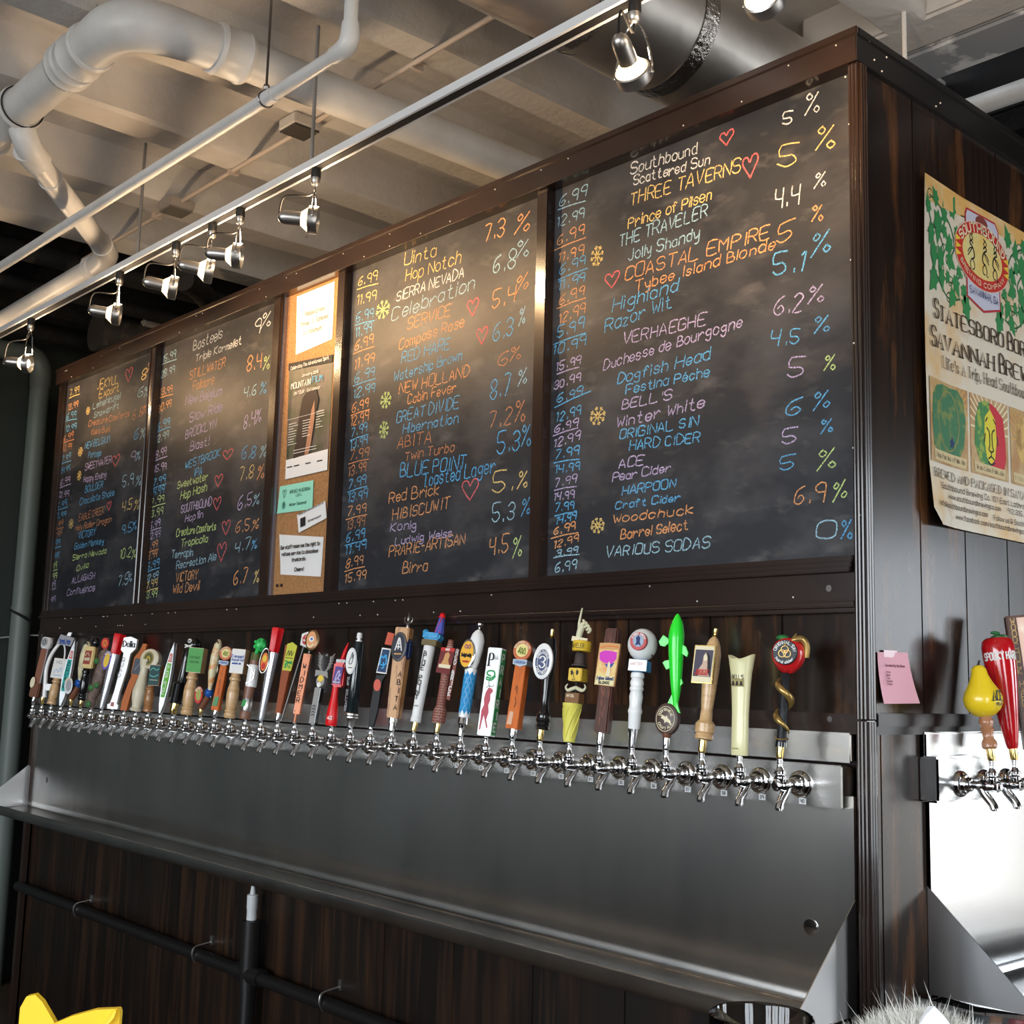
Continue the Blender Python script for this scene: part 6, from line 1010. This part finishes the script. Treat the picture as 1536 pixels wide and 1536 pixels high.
# (ring pixel columns worked out on the plane of the track)
SP=[(-4.15,1.222,(.30,.95,.02),'track spotlight at the extreme left edge, only its lit ring showing'),
    (-3.47,1.215,(.67,.74,-.08),'track spotlight hanging lowest at the left, pointing right towards the first chalkboard'),
    (-2.66,1.245,(.50,.85,-.1),'track spotlight hanging alone left of the cluster of three'),
    (-2.24,1.245,(.42,.88,-.12),'leftmost spotlight of the cluster of three with a glowing ring'),
    (-2.00,1.243,(.42,.88,-.12),'middle spotlight of the cluster of three, ring turned to the wall'),
    (-1.83,1.250,(.62,.78,-.06),'right spotlight of the cluster of three, seen sideways with a looping cord'),
    (-1.42,1.250,(.62,.78,-.06),'single sideways spotlight right of the cluster, below the flexible conduit'),
    (-.24,1.236,(-.30,.78,-.42),'spotlight near the top centre in front of the round duct, seen from behind'),
    (.085,1.262,(-.25,.9,-.25),'spotlight cut by the top edge above the wooden corner')]
for (x,z,d,lb) in SP: spot(x,z,d,lb,13.0)
for x in (-1.452,-2.534):
    m=M(); n=90; V=[]; zt=1.835
    prof=[(1.424+(zt-1.424)*j/n,(.0062 if j%2 else .0050)) for j in range(n+1)]
    single('flexible_conduit',m.lathe(prof,8,(x,-.447)),mat('grey flex conduit',(.36,.34,.32),.4,.3),'ribbed flexible metal conduit dropping to the light track, '+('right one above the sideways spotlight' if x>-2 else 'left one above the cluster of three'),'conduit')
# ================================================================ pipes
bp=thing('drain_pipe','thick white painted plastic drain pipe turning through an elbow under the ceiling','pipe',(-2.0,-.6,1.66))
part('pipe_run',M().tube([(-5.4,-.955,1.705),(-1.86,-.955,1.705)],.058,24),PAINT_P,bp)
EL=[(-1.86,-.955,1.705),(-1.76,-.955,1.705),(-1.66,-.95,1.705),(-1.60,-.92,1.706),(-1.57,-.86,1.708),(-1.56,-.78,1.71),(-1.56,-.68,1.712)]
part('elbow',M().tube(EL,[.062,.064,.068,.070,.068,.064,.062],24,smooth=4),PAINT_P,bp)
part('pipe_run',M().tube([(-1.56,-.70,1.712),(-1.545,1.45,1.715)],.058,24),PAINT_P,bp)
def coupling(c,ax,L,r,par,n=26):
    m=M(); pr=[(-L/2,r-.006),(-L/2,r),(-L/2+.012,r+.004),(-L/2+.02,r),(L/2-.02,r),(L/2-.012,r+.004),(L/2,r),(L/2,r-.006)]
    if ax=='x': m.lathe([(c[0]+h,q) for h,q in pr],n,(c[1],c[2]),'x')
    else: m.lathe([(c[1]+h,q) for h,q in pr],n,(c[0],c[2]),'y')
    part('coupling',m,PAINT_P,par)
for x,L in ((-1.83,.10),(-1.93,.06),(-2.36,.14),(-2.62,.12)): coupling((x,-.955,1.705),'x',L,.067,bp)
coupling((-1.56,-.66,1.712),'y',.10,.070,bp)
for x in (-1.962,-2.285): part('gap_ring',M().tube([(x,-.955+.064*math.cos(a),1.705+.064*math.sin(a)) for a in [2*PI*j/28 for j in range(28)]],.0025,5,closed=True),INK,bp)
br=thing('branch_pipe','white painted branch pipe dropping from the thick drain pipe and running left','pipe',(-2.6,-.5,1.56))
part('upper_bend',M().tube([(-2.33,-.94,1.66),(-2.32,-.93,1.625),(-2.33,-.91,1.598),(-2.36,-.88,1.59)],.040,16,smooth=4),PAINT_P,br)
part('upper_bend_collar',M().tube([(-2.34,-.915,1.60),(-2.385,-.86,1.588)],.045,16),PAINT_P,br)
part('diagonal_run',M().tube([(-2.36,-.885,1.59),(-2.98,-.37,1.575)],.037,18),PAINT_P,br)
part('lower_elbow',M().tube([(-2.93,-.41,1.575),(-2.99,-.365,1.573),(-3.05,-.345,1.57),(-3.13,-.34,1.566)],[.041,.042,.042,.041],18,smooth=5),PAINT_P,br)
part('level_run',M().tube([(-3.10,-.34,1.566),(-5.39,-.33,1.545)],.040,18),PAINT_P,br)
for x in (-3.17,-4.25): coupling((x,-.34,1.565 if x>-4 else 1.556),'x',.05,.044,br,18)
part('collar_line',M().tube([(-2.48,-.785,1.587),(-2.485,-.78,1.587)],.041,16),PAINT_P,br)
th=thing('sprinkler_pipe','slim white water pipe parallel to the light track, turning up at its right end','pipe',(-2.5,-.66,1.48))
part('pipe_run',M().tube([(-5.39,-.672,1.5),(-1.00,-.660,1.5)],.0175,14),PAINT_P,th)
part('elbow',M().tube([(-1.03,-.660,1.5),(-.985,-.660,1.503),(-.967,-.660,1.52),(-.965,-.660,1.56)],[.021,.024,.024,.021],14,smooth=4),PAINT_P,th)
part('riser',M().tube([(-.965,-.660,1.54),(-.965,-.660,1.95)],.0175,14),PAINT_P,th)
part('union',M().tube([(-1.36,-.661,1.5),(-1.30,-.661,1.5)],.020,14),PAINT_P,th)
part('hanger_rod',M().tube([(-1.345,-.661,1.52),(-1.345,-.661,1.95)],.0035,8),SATIN_D,th)
part('pipe_clip',M().tube([(-1.345,-.661+.021*math.cos(a),1.5+.021*math.sin(a)) for a in [2*PI*j/20 for j in range(20)]],.003,6,closed=True).ball((-1.345,-.661,1.533),.010,8),SATIN_D,th)
# surface conduit and boxes on the joists
cd=thing('ceiling_conduit','thin painted conduit crossing under the joists between two junction boxes','conduit',(-2.5,-.16,1.78))
PC=mat('cream conduit paint',(.50,.42,.36),.5)
part('tube',M().tube([(-3.75,-.15,1.79),(-.9,-.18,1.79)],.0085,10),PC,cd)
for x in (-1.365,-2.0,-2.43,-3.03): part('strap',M().box(x-.006,x+.006,-.18,-.14,1.776,1.80,.001),PC,cd)
for n,(x,y,dk) in enumerate(((-1.93,-.20,1),(-2.86,-.16,0))):
    t=thing('junction_box','square electrical junction box on the ceiling conduit, '+('right one with a dark cover' if n==0 else 'left one grey and uncovered'),'electrical box',(x,y,1.76),'ceiling junction boxes')
    part('box_body',M().box(x-.05,x+.05,y-.05,y+.05,1.762,1.80,.004),PAINT if dk else mat('grey box metal',(.35,.31,.28),.5),t)
    part('cover_plate',M().box(x-.046,x+.046,y-.046,y+.046,1.756,1.763,.001),mat('dark cover plate',(.05,.045,.04),.5) if dk else mat('grey cover plate',(.22,.20,.18),.5,.3),t)
    for a in (-1,1): part('cover_screw',M().ball((x+a*.04,y+a*.04,1.755),.004,6),SATIN,t)
# round duct
du=thing('round_duct','large shiny galvanised round duct crossing over the wooden box','duct',(-.85,0,1.58))
DX,DZ,DR=-.685,1.75,.17
def ductseg(y0,y1,r,name,mt=GALV):
    m=M(); n=48; k=8; V=[]
    for j in range(k+1):
        y=y0+(y1-y0)*j/k
        for i in range(n): a=2*PI*i/n; rr=r*(1+.006*math.sin(3*a+y*7)); V.append((DX+rr*math.cos(a),y,DZ+rr*math.sin(a)*.98))
    m.add(V,[(j*n+i,(j+1)*n+i,(j+1)*n+(i+1)%n,j*n+(i+1)%n) for j in range(k) for i in range(n)]); return part(name,m,mt,du)
ductseg(-3.2,-.62,DR*.985,'duct_section'); ductseg(-.62,-.13,DR*.985,'duct_section'); ductseg(-.135,.38,DR,'duct_section'); ductseg(.375,.64,DR*1.0,'duct_section')
for y,w_ in ((-.66,.012),(-.22,.05),(.12,.055)): ductseg(y,y+w_,DR*1.018,'seam_tape',TAPE if w_>.02 else GALV)
part('side_seam',M().box(DX-DR-.012,DX-DR+.01,-3.2,.64,DZ-.02,DZ-.012,.001),GALV,du)
bt=thing('branch_duct','small galvanised duct with an open round end above the far left of the wooden box','duct',(-4.6,.6,1.66))
m=M(); n=30; V=[]
for y,r in ((.30,.098),(.30,.103),(1.7,.103)):
    for i in range(n): a=2*PI*i/n; V.append((-4.64+r*math.cos(a),y,1.745+r*math.sin(a)))
m.add(V,[(j*n+i,(j+1)*n+i,(j+1)*n+(i+1)%n,j*n+(i+1)%n) for j in range(2) for i in range(n)]+[tuple(range(n))]); part('duct_tube',m,mat('dusty duct steel',(.20,.18,.16),.38,.7,var=((7,7,7),(.4,.37,.33),.6,.68)),bt)
part('paint_splash',M().box(-4.56,-4.52,.50,.62,1.80,1.835,.01),PAINT,bt)
# black hoses and pipes in the unpainted bay
single('black_hose',M().tube([(-3.3,.1,1.66),(-3.5,.28,1.70),(-3.75,.5,1.70),(-4.1,.7,1.68),(-4.6,.8,1.62)],.05,14,smooth=5),BLACKC,'fat black insulated hose curving under the dark ceiling bay','hose')
for n,(x,z,r) in enumerate(((-3.85,1.80,.045),(-4.25,1.78,.035),(-5.1,1.80,.05))): single('black_pipe',M().tube([(x,-4.0,z),(x,2.4,z)],r,12),BLACKC,['blackened pipe nearest the painted joists in the dark ceiling bay','blackened middle pipe in the dark ceiling bay','blackened pipe nearest the green wall in the dark ceiling bay'][n],'pipe')
# pipes on the left wall
PX=-5.31
t=thing('wall_pipe','thick grey green pipe with an elbow on the dark wall left of the chalkboards','pipe',(PX,.25,ZF))
part('vertical_run',M().tube([(PX,.290,ZF),(PX,.290,1.60)],.052,20),GREENP,t)
part('elbow',M().tube([(PX,.290,1.57),(PX,.285,1.66),(PX,.25,1.715),(PX,.17,1.73)],[.056,.058,.058,.056],20,smooth=5),GREENP,t)
part('level_run',M().tube([(PX,.19,1.73),(PX,-1.6,1.73)],.052,20),GREENP,t)
for z in (.32,1.56): part('collar',M().tube([(PX,.290,z),(PX,.290,z+.03)],.056,20),GREENP,t)
part('wrap_strap',M().tube([(PX+.0,.232,.33),(PX+.06,.27,.30),(PX+.05,.33,.27)],.008,6,smooth=3),flat('black strap',(.02,.02,.02)),t)
for n,(y,r) in enumerate(((.05,.016),(-.02,.013))): single('wall_conduit',M().tube([(XL+.02,y-.02*n,ZF),(XL+.02,y-.02*n,1.9)],r,10),GREENP,['thin grey conduit next to the thick wall pipe','second thin grey conduit, at the left edge of the picture'][n],'conduit')
single('white_cord',M().tube([(XL+.05,-.3,.14),(XL+.06,.1,.17),(XL+.1,.33,.20),(-5.25,.42,.2)],.004,6,smooth=4),flat('pale cord',(.4,.42,.4)),'thin pale cord strung across the wall pipes at the left edge','cord')
single('concrete_column',M().box(-5.35,-5.0,.75,1.15,ZF,1.95,.01),mat('dark concrete',(.075,.07,.06),.8,bump=((14,14,14),.5,.01)),'dark square concrete column behind the left end of the wooden box','column')
# back right: hanging rod, pipe under the black ceiling
single('hanging_rod',M().tube([(-.235,.6,1.411),(-.235,.6,1.95)],.006,8),flat('white rod',(.75,.72,.68)),'thin white rod hanging behind the corner of the wooden box','rod')
single('back_pipe',M().tube([(-3.5,1.30,1.84),(3.6,1.30,1.84)],.032,14),PAINT_P,'white pipe under the black ceiling behind the wooden corner','pipe')
# ================================================================ under the trough
lp=thing('lower_pipe','black horizontal drain pipe clamped to the boards below the trough','pipe',(-2.2,-.035,-.95))
BP=mat('black iron pipe',(.010,.009,.009),.35)
part('level_run',M().tube([(-4.2,-.04,-.925),(-.6,-.04,-.945)],.021,14),BP,lp)
part('tee_fitting',M().tube([(-2.30,-.04,-.934),(-2.15,-.04,-.935)],.028,14).tube([(-2.232,-.04,-.93),(-2.232,-.04,-.98)],.029,14),BP,lp)
part('drop_pipe',M().tube([(-2.232,-.04,-.93),(-2.232,-.04,-.770)],.030,14).tube([(-2.232,-.04,-.97),(-2.232,-.04,-1.5)],.026,14),BP,lp)
for x in (-3.545,-2.56,-1.785,-1.0):
    part('pipe_clamp',M().tube([(x,.006,-.895),(x,-.02,-.898),(x,-.058,-.905),(x,-.066,-.93),(x,-.055,-.955)],.0035,6,smooth=4).box(x-.007,x+.007,.000,.008,-.905,-.875,.001),SATIN,lp)
dp=thing('drain_tail','short white plastic drain spigot from the trough into the black pipe','drain pipe',(-2.232,-.04,-.77))
part('socket',M().lathe([(-.770,.012),(-.768,.0165),(-.735,.0165),(-.733,.018),(-.690,.018),(-.688,.014)],16,(-2.232,-.04)),flat('white pvc',(.62,.64,.64),.4),dp)
part('nozzle',M().lathe([(-.69,.010),(-.66,.006),(-.612,.004)],12,(-2.232,-.04)),flat('white pvc',(.62,.64,.64),.4),dp)
# ================================================================ bar counter and things on it
fl=Vector((-.7435,.6688,0)); rl=Vector((.6688,.7435,0)); B0=Vector((1.358,-2.1889,0))
def bar(a0,a1,b0,b1,z0,z1,bev=.004):
    m=M().box(b0,b1,a0,a1,z0,z1,bev); return m.map(lambda x,y,z:tuple(B0+rl*x+fl*y)[:2]+(z,))
t=thing('bar_counter','dark polished bar counter in front of the taps','counter',(.7,-1.6,ZF))
part('counter_top',bar(.25,1.50,-1.35,1.15,-.465,-.425,.008),mat('dark polished counter',(.03,.018,.012),.2,coat=.5,var=((2,14,2),(.05,.028,.016),.4,.7)),t)
part('counter_body',bar(.45,1.35,-1.3,1.10,ZF,-.463,.004),W_LOW,t)
ZB=-.425
gx,gy=.632,-1.207
t=thing('drinking_glass','clear thick-rimmed tumbler at the bottom edge in front of the trough','glass',(gx,gy,ZB))
m=M(); n=48; rim=-.296-ZB; pr=[(.0,.0),(.0,.036),(.003,.040),(.02,.0425),(rim-.004,.0485),(rim-.001,.0480),(rim,.0467),(rim-.003,.0452),(.022,.0385),(.016,.034),(.014,.0)]
V=[(r*math.cos(2*PI*i/n),r*math.sin(2*PI*i/n),h) for h,r in pr for i in range(n)]
m.add(V,[(j*n+i,j*n+(i+1)%n,(j+1)*n+(i+1)%n,(j+1)*n+i) for j in range(len(pr)-1) for i in range(n)]); part('glass_wall',m,mat('clear greenish glass',(.90,.96,.94),.01,trans=1),t,world=False)
# furry object
fxp=Vector((.722,-1.075,ZB))
t=thing('furry_ornament','fluffy white fur ball with a pointed white peak at the bottom right edge','fur ornament',fxp)
part('fur_core',M().ball((0,0,.056),.078,18,sz=.69),mat('cream fur base',(.62,.59,.53),.9),t,world=False)
m=M(); rs=random.Random(4)
for i in range(9000):
    a=rs.uniform(0,2*PI); b=rs.uniform(-.2,PI/2); d=Vector((math.cos(b)*math.cos(a),math.cos(b)*math.sin(a),math.sin(b))); p=Vector((0,0,.056))+Vector((d.x*.078,d.y*.078,d.z*.054))
    L=rs.uniform(.012,.026)*(1.9 if rs.random()<.012 else 1); dd=(d+Vector((rs.uniform(-.6,.6),rs.uniform(-.6,.6),rs.uniform(-.3,.6)))).normalized(); s=dd.cross(Vector((rs.uniform(-1,1),rs.uniform(-1,1),.3))).normalized()*rs.uniform(.0003,.0006)
    q=p+dd*L*.55+Vector((rs.uniform(-.003,.003),)*3); e=p+dd*L+Vector((rs.uniform(-.005,.005),rs.uniform(-.005,.005),rs.uniform(-.004,.006)))
    m.add([p-s,p+s,q+s*.7,q-s*.7,e],[(0,1,2,3),(3,2,4)])
m.smooth=False; o=part('fur',m,mat('pale fur strands',(.80,.78,.72),.7),t,world=False); o['kind']='stuff'
m=M(); R_=rl; f2=fl
for i in range(3):
    pass
pk=[(-.022,0),(-.019,.02),(-.008,.036),(0,.044),(.010,.034),(.021,.020),(.024,0)]
V=[tuple(R_*a-f2*.030)[:2]+(.098+b,) for a,b in pk]+[tuple(R_*a*.6-f2*.012)[:2]+(.098+b*.9,) for a,b in pk]; n=len(pk)
part('white_peak',M().add(V,[tuple(range(n))[::-1],tuple(range(n,2*n))]+[(i,i+1,i+1+n,i+n) for i in range(n-1)]),flat('bright white felt',(.85,.86,.9),.8),t,world=False)
# clear plastic box behind the fur
c=B0+fl*1.43+rl*.535; q=Matrix.Rotation(math.radians(20),3,'Z')
t=thing('plastic_box','clear acrylic box corner showing behind the fluffy fur ball','plastic box',(c.x,c.y,ZB))
m=M(); m.box(-.05,.05,-.05,.05,0,.066,.003); m.box(-.046,.046,-.046,.046,.003,.0655); m.map(lambda x,y,z:tuple(q@Vector((x,y,z)))); part('acrylic_shell',m,mat('clear acrylic',(.85,.9,.92),.04,trans=1),t,world=False)
# yellow folded paper
c=Vector((.197,-1.685,ZB)); t=thing('yellow_napkin','bright yellow folded paper shape poking up at the bottom left edge','napkin',c)
YP=mat('sunny yellow paper',(.85,.52,.01),.5)
def fold(pts,th=.002,name='fold'):
    V=[tuple(rl*a+fl*d)[:2]+(b,) for a,b,d in pts]+[tuple(rl*a+fl*(d+th*4))[:2]+(b,) for a,b,d in pts]; n=len(pts)
    part(name,M().add(V,[tuple(range(n)),tuple(range(n,2*n))[::-1]]+[(i+n,(i+1)%n+n,(i+1)%n,i) for i in range(n)]),YP,t,world=False)
hz=.128
fold([(-.045,0,0),(.004,0,0),(.002,.085,0),(-.010,.102,0),(-.024,.122,0),(-.031,hz,0),(-.039,.126,0),(-.044,.116,0)],name='rolled_lobe')
fold([(-.006,0,-.006),(.050,0,-.004),(.0505,.115,-.004),(.049,.1185,-.004),(.028,.1175,-.006),(.006,.111,-.006),(-.012,.103,-.006)],name='wide_fold')
fold([(.02,.08,-.012),(.047,.118,-.010),(.049,.1185,-.010),(.047,.112,-.010),(.03,.09,-.012)],name='crease_edge')
# ================================================================ raise everything to stand on the floor at z = 0
for o in list(col.objects):
    if o.parent is None and o.type not in ('CAMERA','LIGHT'): o.location.z+=EYE
for o in col.objects:
    if o.parent is None and o.type=='LIGHT': pass
